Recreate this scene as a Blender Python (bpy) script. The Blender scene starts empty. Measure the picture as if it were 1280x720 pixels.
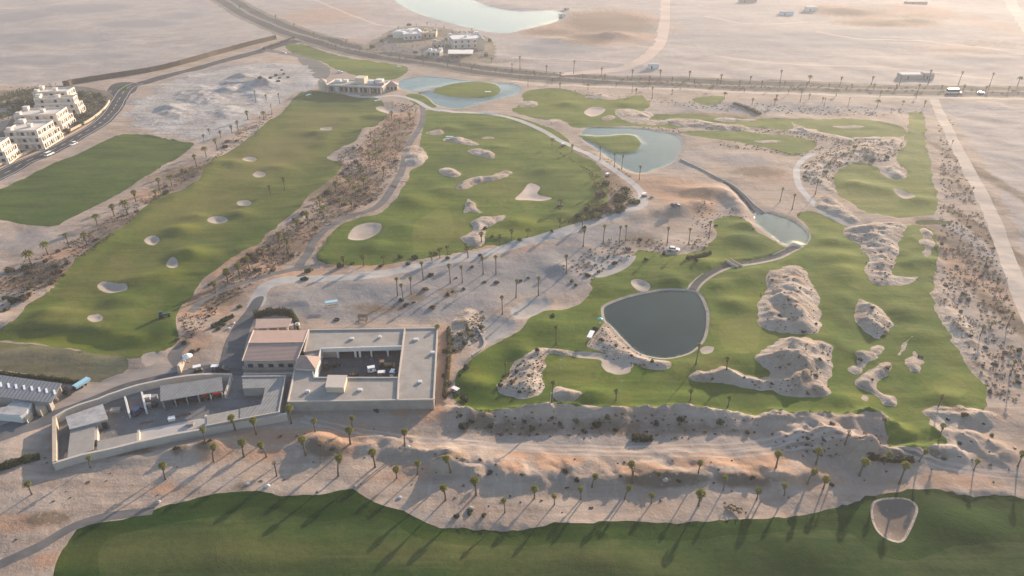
import bpy, math, random, time
import numpy as np
from mathutils import Vector, Matrix, geometry, kdtree, noise as mnoise
from mathutils.bvhtree import BVHTree

T0 = time.perf_counter()
SC = bpy.context.scene
COL = SC.collection
rnd = random.Random(11)
PI = math.pi
R = math.radians

# ------------------------------------------------------------------ camera
CH, F, PITCH = 125.0, 880.0, math.atan2(500.0, 880.0)
SP, CP = math.sin(PITCH), math.cos(PITCH)
cam_d = bpy.data.cameras.new("camera")
cam_d.sensor_width = 36.0
cam_d.lens = 36.0 * F / 1280.0
cam_d.clip_start, cam_d.clip_end = 1.0, 9000.0
cam = bpy.data.objects.new("camera", cam_d)
COL.objects.link(cam)
cam.location = (0, 0, CH)
cam.rotation_euler = (PI / 2 - PITCH, 0, 0)
SC.camera = cam


def ray(u, v):
    a, b = (u - 640.0) / F, -(v - 360.0) / F
    return Vector((a, CP + b * SP, -SP + b * CP))


def P(u, v, z=0.0):
    """Where the sight line through a photo pixel meets the level z."""
    d = ray(u, v)
    t = (z - CH) / d.z
    return Vector((d.x * t, d.y * t, z))


def P2(u, v, z=0.0):
    p = P(u, v, z)
    return (p.x, p.y)


# ------------------------------------------------------------------ noise
def _hash(ix, iy, s):
    h = (ix.astype(np.int64) * 374761393 + iy.astype(np.int64) * 668265263 + s * 1442695041) & 0xFFFFFFFF
    h = ((h ^ (h >> 13)) * 1274126177) & 0xFFFFFFFF
    h = (h ^ (h >> 16)) & 0xFFFF
    return h / 32767.5 - 1.0


def vn(x, y, s=0):
    ix, iy = np.floor(x), np.floor(y)
    fx, fy = x - ix, y - iy
    fx, fy = fx * fx * (3 - 2 * fx), fy * fy * (3 - 2 * fy)
    a, b = _hash(ix, iy, s), _hash(ix + 1, iy, s)
    c, d = _hash(ix, iy + 1, s), _hash(ix + 1, iy + 1, s)
    return (a * (1 - fx) + b * fx) * (1 - fy) + (c * (1 - fx) + d * fx) * fy


def fbm(x, y, L, s=0, o=3):
    t, a = 0, 1.0
    for k in range(o):
        t = t + a * vn(x / L + 17.3 * k, y / L - 9.1 * k, s + k)
        a *= 0.5
        L *= 0.47
    return t


# ------------------------------------------------------------------ outlines
def px(s):
    return [tuple(float(c) for c in q.split(",")) for q in s.split()]


def spline(pts, closed=True, n=10):
    out, m = [], len(pts)
    for i in range(m if closed else m - 1):
        if closed:
            p0, p1, p2, p3 = pts[(i - 1) % m], pts[i], pts[(i + 1) % m], pts[(i + 2) % m]
        else:
            p0, p1, p2, p3 = pts[max(i - 1, 0)], pts[i], pts[i + 1], pts[min(i + 2, m - 1)]
        for k in range(n):
            t = k / n
            out.append(tuple(0.5 * (2 * b + (c - a) * t + (2 * a - 5 * b + 4 * c - d) * t * t + (3 * b - a - 3 * c + d) * t ** 3)
                             for a, b, c, d in zip(p0, p1, p2, p3)))
    if not closed:
        out.append(pts[-1])
    return out


def spacing(y):
    return 1.25 if y < 260 else (2.1 if y < 480 else (4.0 if y < 700 else 8.0))


def resample(w, closed=True, k=1.0):
    pts = [np.array(p, float) for p in w]
    if closed:
        pts = pts + [pts[0]]
    out, acc = [pts[0]], 0.0
    for a, b in zip(pts[:-1], pts[1:]):
        L = np.linalg.norm(b - a)
        if L < 1e-6:
            continue
        s = spacing(a[1]) * k
        d = s - acc
        while d < L:
            out.append(a + (b - a) * (d / L))
            d += s
        acc = L - (d - s)
    if closed and np.linalg.norm(out[-1] - out[0]) < 0.5 * spacing(out[0][1]) * k and len(out) > 4:
        out.pop()
    if not closed:
        out.append(pts[-1])
    return np.array(out)


def outline(s, smooth=True, jit=0.0, k=1.0, seed=1):
    pts = px(s) if isinstance(s, str) else s
    w = [P2(*p) for p in (spline(pts) if smooth else pts)]
    w = resample(w, True, k) if smooth else resample(w, True, 1.5)
    if jit:
        n = normals2(w)
        off = 1.25 * jit * (fbm(w[:, 0], w[:, 1], 8.0, seed, 4) + .35 * vn(w[:, 0] / 1.9, w[:, 1] / 1.9, seed + 50))
        w = w + n * off[:, None]
    return w


def normals2(w, closed=True):
    if closed:
        t = np.roll(w, -1, 0) - np.roll(w, 1, 0)
    else:
        t = np.gradient(w, axis=0)
    t = t / np.maximum(np.linalg.norm(t, axis=1, keepdims=True), 1e-9)
    n = np.stack([t[:, 1], -t[:, 0]], 1)
    if closed:
        a = 0.5 * np.sum(w[:, 0] * np.roll(w[:, 1], -1) - np.roll(w[:, 0], -1) * w[:, 1])
        if a < 0:
            n = -n
    return n


def grow(w, d):
    return w + normals2(w) * d


def band(pts, width, off=0.0, smooth=True, jit=0.0):
    """A strip along a centre line given in photo pixels, its width in metres."""
    w = [P2(*p) for p in (spline(pts, False) if smooth else pts)]
    w = resample(w, False)
    n = normals2(w, False)
    j = jit * fbm(w[:, 0], w[:, 1], 7.0, 5, 2) if jit else np.zeros(len(w))
    a = w + n * (off + width / 2 + j)[:, None] if jit else w + n * (off + width / 2)
    b = w + n * (off - width / 2)
    return np.concatenate([a, b[::-1]])


def inside(x, y, poly):
    r = np.zeros(len(x), bool)
    lo, hi = poly.min(0), poly.max(0)
    m = np.nonzero((x >= lo[0]) & (x <= hi[0]) & (y >= lo[1]) & (y <= hi[1]))[0]
    if not len(m):
        return r
    X, Y = x[m], y[m]
    c = np.zeros(len(m), bool)
    x0, y0 = poly[-1]
    for x1, y1 in poly:
        if y0 != y1:
            hit = ((y1 > Y) != (y0 > Y)) & (X < (x0 - x1) * (Y - y1) / (y0 - y1) + x1)
            c ^= hit
        x0, y0 = x1, y1
    r[m] = c
    return r


def edge_dist(x, y, poly, closed=True):
    b = np.full(len(x), 1e9)
    q = np.roll(poly, -1, 0) if closed else poly[1:]
    p = poly if closed else poly[:-1]
    for (ax, ay), (bx, by) in zip(p, q):
        dx, dy = bx - ax, by - ay
        L = dx * dx + dy * dy + 1e-12
        t = np.clip(((x - ax) * dx + (y - ay) * dy) / L, 0, 1)
        b = np.minimum(b, (x - ax - t * dx) ** 2 + (y - ay - t * dy) ** 2)
    return np.sqrt(b)


# ------------------------------------------------------------------ terrain layers, drawn later = on top
LAYERS = []          # dict(name, poly, mat, mound, rough, water)


def layer(name, poly, mat, **k):
    LAYERS.append(dict(name=name, poly=poly, mat=mat, **k))
    return poly


layer("desert", outline("-700,107 -300,106 -100,106 80,105 200,86 310,56 342,44 318,26 290,8 262,-10 235,-30 100,-45 -700,-45", jit=1.5), "desert")
layer("desert", outline("300,-45 300,2 330,18 372,37 420,51 480,63 545,73 595,80 640,85 720,91 800,95 880,98.5 960,101 1040,103.5 1120,105 1200,106.5 1290,108 1500,110 1900,112 1900,-45", jit=1.5), "desert")
layer("desert", outline("1182,128 1290,130 1500,132 1500,420 1330,420 1290,345 1262,270 1225,195 1195,150", jit=1.0), "desert")
# --- grass
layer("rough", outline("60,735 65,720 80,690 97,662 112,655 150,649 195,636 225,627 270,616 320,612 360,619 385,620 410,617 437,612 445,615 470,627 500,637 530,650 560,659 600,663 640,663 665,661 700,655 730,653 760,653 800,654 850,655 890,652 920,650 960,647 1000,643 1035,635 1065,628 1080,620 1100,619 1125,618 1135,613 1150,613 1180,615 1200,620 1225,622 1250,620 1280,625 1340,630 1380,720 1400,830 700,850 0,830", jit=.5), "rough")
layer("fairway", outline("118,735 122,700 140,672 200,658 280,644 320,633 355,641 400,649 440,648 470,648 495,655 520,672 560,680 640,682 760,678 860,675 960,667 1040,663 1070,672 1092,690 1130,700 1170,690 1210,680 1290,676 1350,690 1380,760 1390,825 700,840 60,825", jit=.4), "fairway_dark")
G2 = layer("driving_range_grass", outline("-40,428 -30,418 0,412 20,400 35,382 65,360 75,350 100,325 125,305 150,290 170,273 185,255 200,245 225,240 247,230 253,218 258,208 275,196 300,180 320,165 335,152 350,143 360,130 372,117 385,112 400,114 425,116 450,119 470,122 478,128 482,137 483,145 475,152 466,160 455,165 450,172 445,178 415,192 410,200 430,207 425,216 415,228 398,240 385,250 377,262 366,272 353,281 345,290 333,297 325,308 312,316 290,328 270,340 255,352 240,372 225,385 219,400 222,415 225,425 220,432 205,440 170,450 140,447 100,440 60,433 30,428 0,424", jit=.5), "range")
layer("practice_grass", outline("-60,262 0,236 30,223 65,205 100,192 135,175 150,169 175,168 200,172 225,177 243,180 225,195 200,210 180,222 160,235 130,252 105,265 85,275 68,283 45,282 20,278 0,274 -60,266", jit=.3), "practice")
layer("roadside_grass", outline("355,55 380,56 400,62 430,70 465,76 505,83 510,90 500,97 480,100 455,97 430,90 415,85 405,78 390,72 370,68", jit=.8), "fairway")
layer("fairway", outline("508,119 530,118 543,127 545,134 530,134 515,128"), "fairway")
layer("fairway", outline("527,140 540,137 560,140 590,140 620,142 640,144 660,150 690,160 705,170 715,185 725,195 745,205 757,225 760,245 757,262 745,270 735,280 715,290 690,298 660,303 630,307 600,309 575,315 550,320 520,326 490,331 460,333 430,332 405,329 397,322 400,312 408,300 415,290 430,280 450,272 470,270 485,262 495,250 502,238 510,225 515,212 528,205 527,195 525,180 528,165 530,150", jit=.7), "fairway")
layer("putting_green", outline("515,300 520,280 540,265 558,258 565,270 568,290 560,305 540,312 520,315"), "green")
layer("fairway", outline("640,137 655,125 650,118 665,112 690,110 715,113 735,120 765,125 800,119 808,125 812,131 803,140 815,143 860,142 890,145 940,148 1000,149 1060,149 1090,152 1120,158 1133,165 1120,172 1080,175 1040,170 1000,165 950,160 900,158 850,160 800,158 760,158 735,159 715,158 700,150 680,150 660,145", jit=.8), "fairway")
layer("fairway", outline("850,165 900,163 950,166 1000,172 1022,180 1010,189 990,192 960,185 920,178 880,172", jit=.8), "fairway")
layer("fairway", outline("865,125 880,122 905,121 898,130 880,132"), "fairway")
layer("fairway", outline("1137,140 1155,142 1157,160 1158,185 1163,205 1168,235 1172,265 1150,270 1120,273 1100,268 1080,265 1062,252 1050,245 1042,228 1045,215 1060,205 1075,203 1090,205 1100,215 1110,222 1122,224 1130,222 1132,215 1125,205 1120,198 1130,180 1135,160", jit=.8), "fairway")
layer("rough", outline("1144,277 1160,275 1185,277 1186,281 1165,281 1148,281"), "rough")
G9 = layer("fairway", outline("566,494 575,470 590,450 605,440 630,425 650,413 660,402 670,393 690,388 720,380 740,362 737,352 760,335 790,318 797,312 810,315 830,318 860,317 885,308 895,298 893,285 895,275 910,270 925,272 935,280 945,290 960,297 970,303 985,310 1005,306 1012,296 1008,282 997,272 1000,266 1015,263 1035,270 1055,278 1068,282 1100,281 1130,283 1150,283 1165,290 1170,300 1171,330 1170,355 1172,385 1180,405 1195,425 1207,445 1220,465 1230,480 1235,490 1233,505 1215,514 1190,516 1168,514 1160,520 1163,535 1175,548 1185,560 1160,566 1130,566 1112,560 1110,545 1105,535 1111,527 1085,522 1050,524 1020,526 990,524 975,520 950,522 920,520 880,518 850,516 800,516 750,516 700,516 660,516 630,517 600,517 585,514 572,505", jit=.7), "fairway")
for g in ("690,450 705,445 725,446 745,450 752,462 745,475 725,482 700,482 686,475 683,460",
          "900,405 912,397 935,395 950,402 950,420 945,440 925,446 908,440 900,425",
          "1165,480 1185,470 1200,475 1208,490 1195,501 1175,498",
          "1060,228 1085,222 1110,228 1125,240 1120,256 1095,260 1070,250"):
    layer("putting_green", outline(g), "green")
layer("tee_ground", outline("-40,420 0,427 60,434 100,441 150,446 160,452 160,460 150,468 130,475 115,477 80,473 40,468 0,462 -40,455"), "tee")
layer("putting_green", outline("112,456 130,450 150,450 157,456 150,465 130,470 116,468"), "green_pale")

# --- roads and paths
HW = px("215,-60 240,-30 262,-12 285,2 322,22 370,42 420,56 480,69 545,79 595,86 640,91 720,97 800,101 880,105 960,108 1040,110 1120,112 1200,113.5 1290,115 1400,117 1650,120")
layer("highway_verge", band(HW, 38, 0, jit=1.2), "verge")
layer("highway", band(HW, 11, 7.8), "asphalt")
layer("highway", band(HW, 11, -7.8), "asphalt")
layer("dirt_track", band(px("640,100 670,103.5 720,106.5 780,109 860,112.5 960,116.5 1040,119 1120,121 1168,122 1290,124 1450,126"), 5.5), "palesand")
layer("dirt_track", band(px("1166,121 1172,135 1180,152 1192,177 1205,202 1222,235 1240,272 1255,312 1268,345 1282,380 1300,430 1320,480"), 6, jit=.5), "palesand")
layer("dirt_track", band(px("836,-30 832,0 829,40 815,66 780,84 700,92"), 11, jit=2), "pinksand")
layer("dirt_track", band(px("1262,0 1275,20 1290,40"), 14, jit=2), "palesand")
LR = px("-60,247 0,218 30,203 62,190 92,174 120,158 138,142 148,126 158,112 172,104")
layer("roadside_walk", band(LR, 9.0, -9.5), "paving_tan")
layer("avenue", band(LR, 11.0), "asphalt")
layer("avenue", band(px("100,128 130,117 158,110 200,97 250,84 300,70 345,58 372,52"), 11), "asphalt")
layer("roundabout", outline("134,112 145,104 162,102 172,107 168,116 152,121 138,119"), "asphalt")
layer("roundabout_lawn", outline("146,111 150,107.5 158,107.5 161,111 156,114 149,114"), "rough")
layer("avenue", band(px("330,62 350,64 372,68 392,76 408,88"), 8.0), "asphalt_grey")
layer("car_park", outline("372,72 392,74 412,88 408,98 396,100 384,88"), "asphalt_grey")
CARTPATH = px("527,130 529,145 524,160 514,176 508,188 505,203 501,217 494,230 483,247 470,260 455,267 440,271 425,278 410,286 398,296 390,306 384,318 376,328 372,338")
layer("cart_path", band(CARTPATH, 3.6), "asphalt_grey")
layer("cart_path", band(px("398,104 440,118 470,121 495,120 520,126 540,136 570,139 610,141 645,149 680,163 700,175 730,190 752,203 775,218 795,233 803,246 795,262"), 3.6), "concrete")
layer("service_road", band(px("318,384 330,362 350,352 385,349 440,347 490,340 540,330 590,320 640,308 700,293 750,276 795,263 803,250"), 5.5, jit=.5), "greysand")
layer("cart_path", band(px("238,392 255,376 280,362 310,352 345,342 372,335 400,332"), 3.2), "asphalt_grey")
layer("drive", outline("330,372 318,374 306,390 292,408 282,428 276,448 272,464 290,470 304,470 305,440 310,420 318,398", True), "asphalt_blue")
layer("service_road", band(px("-60,562 0,545 30,533 60,521 100,505 140,491 180,480 220,472 255,466 288,463"), 7.5), "asphalt_blue")
layer("cart_path", band(px("-40,552 0,527 40,511 75,503 110,490 150,474 190,464 235,455"), 6.0), "path_tan")
layer("cart_path", band(px("225,455 218,445 224,436 232,428"), 4.0), "asphalt_grey")
layer("cart_path", band(px("-30,718 0,706 28,694 55,681 80,665 105,654 135,646 165,641 192,638"), 2.6), "asphalt_grey")
layer("cart_path", band(px("1018,191 1004,198 996,212 998,229 1008,244 1022,258"), 3.2), "concrete")
layer("cart_path", band(px("1022,258 1030,266 1050,275 1068,283"), 3.0), "greysand")

layer("quarry_ground", outline("165,152 172,130 190,116 215,102 250,92 300,83 345,78 385,86 400,97 388,110 365,118 345,132 318,150 290,168 262,176 225,172 195,165", jit=5), "quarry")
for q in ("215,118 240,108 275,108 300,112 290,125 255,132 225,128", "275,104 300,94 325,96 340,104 325,116 295,116", "300,118 325,116 345,112 338,124 312,130", "195,135 225,134 250,140 230,150 200,146", "255,140 290,132 310,138 285,150"):
    layer("spoil_heap", outline(q, jit=1.5), "quarry", mound=(1.5, 6))
layer("villa_garden", outline("452,62 470,48 495,36 530,32 570,38 612,48 618,66 612,78 560,72 500,64 470,66", jit=2), "verge")
layer("car_park", outline("462,58 490,50 498,58 540,62 560,68 520,68 480,64"), "asphalt_grey")
for q in ("900,70 960,78 1030,82 1120,84 1240,96", "1020,40 1080,48 1180,52 1290,70", "640,70 720,74 790,80", "880,20 940,30 1010,26", "0,10 60,6 130,-4", "380,-6 420,12 470,30 500,34"):
    layer("dirt_track", band(px(q), 3.5, jit=.8), "pinksand")
for q in ("380,520 470,540 600,552 760,558 900,556 1000,545", "560,548 700,562 900,566 1060,552 1180,580 1290,596"):
    layer("dirt_track", band(px(q), .8, jit=.2), "tracksand")
    layer("dirt_track", band(px(q), .8, 1.9, jit=.2), "tracksand")
# --- mounds and bunkers
def mound(s, h, w=3.0, mat="rock", **k):
    layer("rocky_mound", outline(s, True, jit=.95, k=.7), mat, mound=(h, w), **k)


for s, h, w in (
    ("500,190 505,184 520,182 533,190 530,204 512,206", 1.6, 3),
    ("548,212 560,210 575,216 573,221 560,222 550,217", 1.6, 2),
    ("570,236 575,228 590,223 605,222 620,215 635,212 642,215 635,221 615,226 600,230 585,237 573,240", 1.8, 2),
    ("584,188 600,186 617,192 620,198 608,197 590,192", 1.4, 2),
    ("555,172 575,170 590,176 600,182 585,181 565,178", 1.2, 2),
    ("578,266 584,250 592,252 600,262 602,267 590,265", 2.0, 2),
    ("588,278 600,272 620,270 632,270 625,278 610,286 606,300 600,308 590,306 580,300 578,297 588,290", 1.5, 2.5),
    ("946,398 950,380 957,362 960,346 975,335 990,332 1003,335 1010,345 1020,358 1025,378 1022,400 1026,412 1020,422 1000,421 975,415 955,410", 5.0, 7),
    ("985,427 1000,426 1020,430 1038,433 1041,450 1037,470 1033,480 1038,495 1020,498 995,496 970,491 940,484 900,479 870,475 862,471 885,467 905,464 925,469 950,474 962,472 964,464 945,455 943,447 955,438 970,430", 4.6, 6),
    ("1072,377 1085,379 1105,390 1116,402 1108,412 1100,424 1085,415 1073,402", 3.2, 3.5),
    ("1066,440 1080,442 1093,446 1090,452 1078,460 1070,455", 1.6, 2),
    ("1088,440 1094,434 1103,431 1102,437 1095,443", 1.2, 1.6),
    ("1062,463 1068,458 1076,460 1074,465 1066,466", .9, 1.2),
    ("1120,442 1128,428 1136,422 1143,424 1138,432 1125,444", 1.7, 2),
    ("1130,455 1136,445 1140,438 1148,440 1157,450 1153,471 1143,468 1135,465", 1.7, 2.4),
    ("1070,478 1078,470 1090,464 1105,456 1113,455 1110,467 1098,476 1097,484 1106,490 1118,493 1124,501 1118,508 1105,507 1096,498 1085,491 1074,485", 2.2, 2),
    ("1073,497 1080,493 1087,498 1085,503 1077,502", .8, 1.2),
    ("691,491 698,485 708,486 722,492 726,497 715,503 700,504 692,499", 1.8, 2),
    ("618,482 630,470 645,455 660,442 680,437 684,452 678,470 681,485 668,497 648,498 628,492", 2.2, 4),
    ("1054,286 1075,280 1100,278 1128,280 1130,295 1122,315 1118,333 1117,343 1130,347 1149,346 1141,352 1120,358 1095,358 1083,350 1080,330 1083,318 1075,305 1060,295", 2.6, 4),
    ("1000,210 1020,200 1045,190 1080,178 1110,172 1130,176 1124,190 1108,202 1085,203 1062,204 1046,214 1040,226 1044,240 1030,236 1010,226", 1.8, 6),
    ("1020,255 1030,245 1045,250 1062,262 1075,272 1065,278 1045,270 1030,264", 1.8, 3),
    ("1150,290 1158,286 1165,300 1160,322 1152,318 1155,303", 1.2, 2),
    ("1114,222 1104,215 1112,206 1122,206 1130,214 1130,222", 1.6, 3),
    ("1156,516 1170,510 1195,512 1215,516 1242,520 1236,530 1200,536 1175,536 1165,526", 2.4, 3),
    ("770,138 785,135 803,140 812,150 800,154 780,150", 1.0, 3),
    ("828,150 850,148 900,154 940,160 910,163 860,160", 1.2, 3),
    ("990,153 1010,162 1060,172 1100,172 1060,179 1020,172 995,165", 1.5, 4),
    ("1168,340 1180,350 1195,385 1215,410 1232,440 1240,470 1232,482 1218,462 1200,436 1182,410 1170,382", 1.5, 4),
):
    mound(s, h, w)
mound("560,420 572,395 585,386 602,390 605,405 595,425 580,432 565,436", 1.8, 4)


def bunker(s, mat="bunker", depth=.8, **k):
    if mat == "bunker_dark":
        layer("bunker_lip", grow(outline(s, True, k=.7), .55), "rock")
    layer("sand_bunker", outline(s, True, k=.7), mat, mound=(-depth, 1.6), **k)


def ell(u, v, a, b, rot=0, n=10):
    c, s = math.cos(R(rot)), math.sin(R(rot))
    r = random.Random(int(u * 7 + v))
    o = []
    for i in range(n):
        t = 2 * PI * i / n
        q = 1 + r.uniform(-.12, .12)
        x, y = a * q * math.cos(t), b * q * math.sin(t)
        o.append((u + x * c - y * s, v + x * s + y * c))
    return o


bunker("1092,632 1100,626 1117,624 1135,626 1144,635 1141,648 1133,665 1125,674 1112,672 1100,664 1093,650", "bunker_dark", 1.2)
for u, v, a, b, t in ((190, 301, 9, 6, 0), (216, 332.5, 7, 6.5, 0), (272, 275, 13, 4.5, -3), (305, 254, 9, 4, 0), (121, 402, 9.5, 7, 0), (324, 218, 8, 4, 0), (408, 163, 8, 3, 5), (312, 199, 9, 3, 0), (455, 112, 6, 2, 0)):
    bunker(ell(u, v, a, b, t))
bunker("122,358 128,353 138,354 148,357 158,358 160,364 150,367 138,368 126,364")
bunker("177,452 180,446 192,443 203,444 205,448 195,455 183,458", depth=.4)
bunker("435,298 443,286 460,280 475,281 477,288 470,295 455,301 440,301", "bunker", 1.0)
bunker("644,250 653,240 662,230 675,235 672,244 690,249 677,252 660,251", "bunker_pink", .6)
bunker("707,440 722,438 747,440 775,447 790,452 790,460 775,465 760,465 752,457 750,449 722,445", "bunker", .7)
bunker("789,352 797,350 807,353 813,358 808,364 797,363 790,358", "bunker", .7)
bunker("730,140 738,134 750,134 757,137 750,143 738,145", "bunker_pink", .6)
bunker("1116,238 1125,237 1140,243 1144,247 1130,248", "bunker", .7)
bunker("470,134 478,132 492,136 500,140 488,142 474,139", "bunker", .5)
bunker("640,385 655,375 672,371 687,372 688,383 672,394 655,399 643,397 638,393", "bunker_grey", .8)
bunker("600,402 615,396 632,398 645,404 640,415 622,424 606,430 596,420", "bunker_grey", .6)
bunker("733,333 745,322 765,318 783,322 795,320 788,332 770,342 750,347 738,342", "bunker_grey", .4)
bunker("758,462 770,468 786,466 788,460 776,462", "bunker", .4)
bunker("875,437 882,432 892,434 890,441 880,443", "bunker", .4)

for u, v, a, b in ((745, 121, 15, 3), (806, 143, 10, 4), (760, 147, 8, 3), (822, 152, 18, 3.5), (872, 157, 24, 2.5), (918, 150, 28, 2), (1002, 164, 20, 2.5), (662, 129, 13, 4), (695, 152, 9, 3), (960, 176, 18, 2), (1060, 160, 20, 2), (545, 165, 12, 3), (610, 172, 10, 2), (1075, 244, 0.1, 0.1), (1150, 305, 5, 4)):
    if a > 1:
        layer("waste_sand", outline(ell(u, v, a, b), True, jit=1.0), "rock", mound=(.6, 1.5))
# sandy bank between the round pond and the bunker
layer("sand_bank", outline("733,432 742,420 752,408 757,403 768,413 780,426 797,440 812,447 836,452 838,460 825,464 805,461 790,452 770,446 748,438", jit=.4), "rock", mound=(1.2, 2.5))
layer("sand_bank", outline("668,440 672,434 690,434 708,436 722,440 706,443 690,440 676,444"), "rock", mound=(.8, 1.5))

# --- water: each pond gets a stone rim
PONDS = {}


def pond(s, lvl, rim, mat, name="pond"):
    w = outline(s, True)
    if rim:
        layer("pond_rim", grow(w, rim), "rim", water=lvl + .35)
    layer(name, w, mat, water=lvl)
    PONDS[s[:7]] = w
    return w


pond("485,-20 492,-6 496,2 510,11 530,19 570,30 600,37 630,41 660,35 690,28 706,20 700,14 680,12 655,13 630,11 605,5 585,-6 590,-20 570,-40 500,-40", -.6, 0, "water", "lagoon")
pond("497,105 505,98 530,95 560,97 585,100 610,102 640,104 652,109 648,116 630,121 605,127 580,134 560,134 545,130 535,121 520,115 505,112", -.5, 1.2, "water")
layer("island_green", outline("541,115 552,108 575,103 600,102 618,105 625,111 622,118 605,122 580,122 560,120"), "fairway", water=.4)
layer("causeway", band(px("512,117 528,114 545,109"), 3.5), "rim", water=.2)
pond("727,170 733,160 760,159 800,160 825,164 845,168 853,178 848,190 838,203 815,212 800,216 785,212 770,203 750,188 735,178", -.5, 1.0, "water")
layer("island_green", outline("722,169 740,170 760,170 785,168 798,173 799,183 790,190 770,190 755,184 738,176", jit=.4), "fairway", water=.35)
layer("stream_bank", band(px("905,226 917,234 930,247 941,262 950,272"), 5.5, jit=.8), "rim", water=.1)
layer("stream", band(px("905,227 916,235 929,248 940,262 949,272"), 2.0, jit=.4), "streambed", water=-.4)
pond("943,270 950,265 965,266 985,272 1000,280 1011,293 1008,302 998,308 985,307 970,298 955,287 946,279", -.5, .8, "water")
layer("stream_bank", band(px("1000,306 985,314 968,322 940,328 912,332 890,341 874,352 864,364"), 4.2, jit=.4), "rim", water=.1)
layer("stream", band(px("995,308 980,315 965,321 940,326 912,330 890,339 873,351 864,364"), 2.6), "streambed", water=-.35)
pond("755,390 757,382 775,374 800,367 830,362 850,362 868,364 875,370 880,380 883,392 882,410 877,425 865,437 850,443 830,446 810,443 795,437 780,422 768,410 758,400", -.5, 1.0, "water_dark")

# --- paved yards under buildings
YARD = outline("66,523 97,508 122,500 147,490 172,482 220,475 253,469 290,469 304,470 366,470 356,518 293,530 220,545 172,555 102,571 68,580", False)
layer("yard", YARD, "yardfloor")
layer("loading_slab", outline("174,538 256,522 256,533 173,551", False), "concrete")
COURT = outline("360,508 386,420 547,417 543,508", False)
layer("courtyard", COURT, "asphalt_yard")
VILLAGE = outline("-60,190 0,165 20,140 62,112 100,108 122,112 140,118 136,130 124,146 100,160 70,176 30,196 -60,230", True)
layer("villa_garden", VILLAGE, "scrubsoil")
layer("villa_street", band(px("-30,150 20,142 45,135 62,125 80,108 112,116 140,114"), 7), "asphalt_grey")

FLAT = [(grow(YARD, 2.5), 0.0, 5), (grow(COURT, 2.5), 0.0, 5), (VILLAGE, 0.0, 8),
        (outline("398,112 405,92 480,90 500,108 480,116", False), 0, 6),
        (outline("-60,470 -60,510 55,520 80,505 82,480 30,468", False), 0, 4),
        (outline("300,470 305,395 372,385 386,412 388,470", False), 0, 4)]

# berms: crest line, height, width of the far side, width of the near side
BERMS = [(px(s), h, a, b) for s, h, a, b in (
    ("560,588 590,594 640,600 700,600 760,600 800,599 860,596 920,596 990,600", 1.7, 8, 2.0),
    ("400,560 440,556 485,560 520,568 560,582", 1.5, 7, 2.6),
    ("560,512 580,516 620,518 660,516 700,513 740,516 800,515 850,517 900,521 955,526", 2.3, 1.6, 4.5),
    ("985,556 1005,553 1035,554 1060,562 1078,575", 3.0, 5, 3.5),
    ("1086,568 1110,571 1150,565 1190,568", 2.4, 2, 4),
    ("965,520 1000,526 1050,526 1085,520 1108,532", 2.2, 2, 5),
    ("1165,540 1185,548 1215,552 1245,566", 1.8, 4, 5),
    ("100,574 170,562 240,552 300,545", .8, 5, 4),
    ("-20,406 40,407 100,411 160,424 205,420", 1.3, 8, 4),
    ("-20,448 60,440 130,452 190,444", .6, 4, 4),
    ("800,270 840,262 880,245 905,240 930,262 950,275", 1.5, 8, 6),
    ("840,235 880,240 910,246 930,268", 1.0, 6, 5),
    ("270,345 330,300 390,255 440,200 460,165", 1.4, 9, 6),
    ("30,372 110,318 170,280 240,236 270,200", 1.1, 6, 5),
    ("400,180 440,150 480,146", 1.0, 8, 6),
    ("640,300 700,285 745,265 760,240", .9, 8, 5),
    ("575,470 600,452 640,432 690,395", .9, 5, 5),
    ("900,355 950,340 1000,318", .9, 7, 6),
    ("840,460 900,455 960,440 1010,424", .8, 7, 6),
    ("640,505 720,498 800,506 900,508", .6, 5, 5),
    ("1060,340 1050,390 1046,430 1070,440", .8, 6, 5),
    ("1135,330 1150,325 1168,328", .9, 4, 4), ("1130,315 1150,308 1168,310", .9, 4, 4), ("1140,298 1160,295 1172,297", .9, 4, 4),
)]
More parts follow.
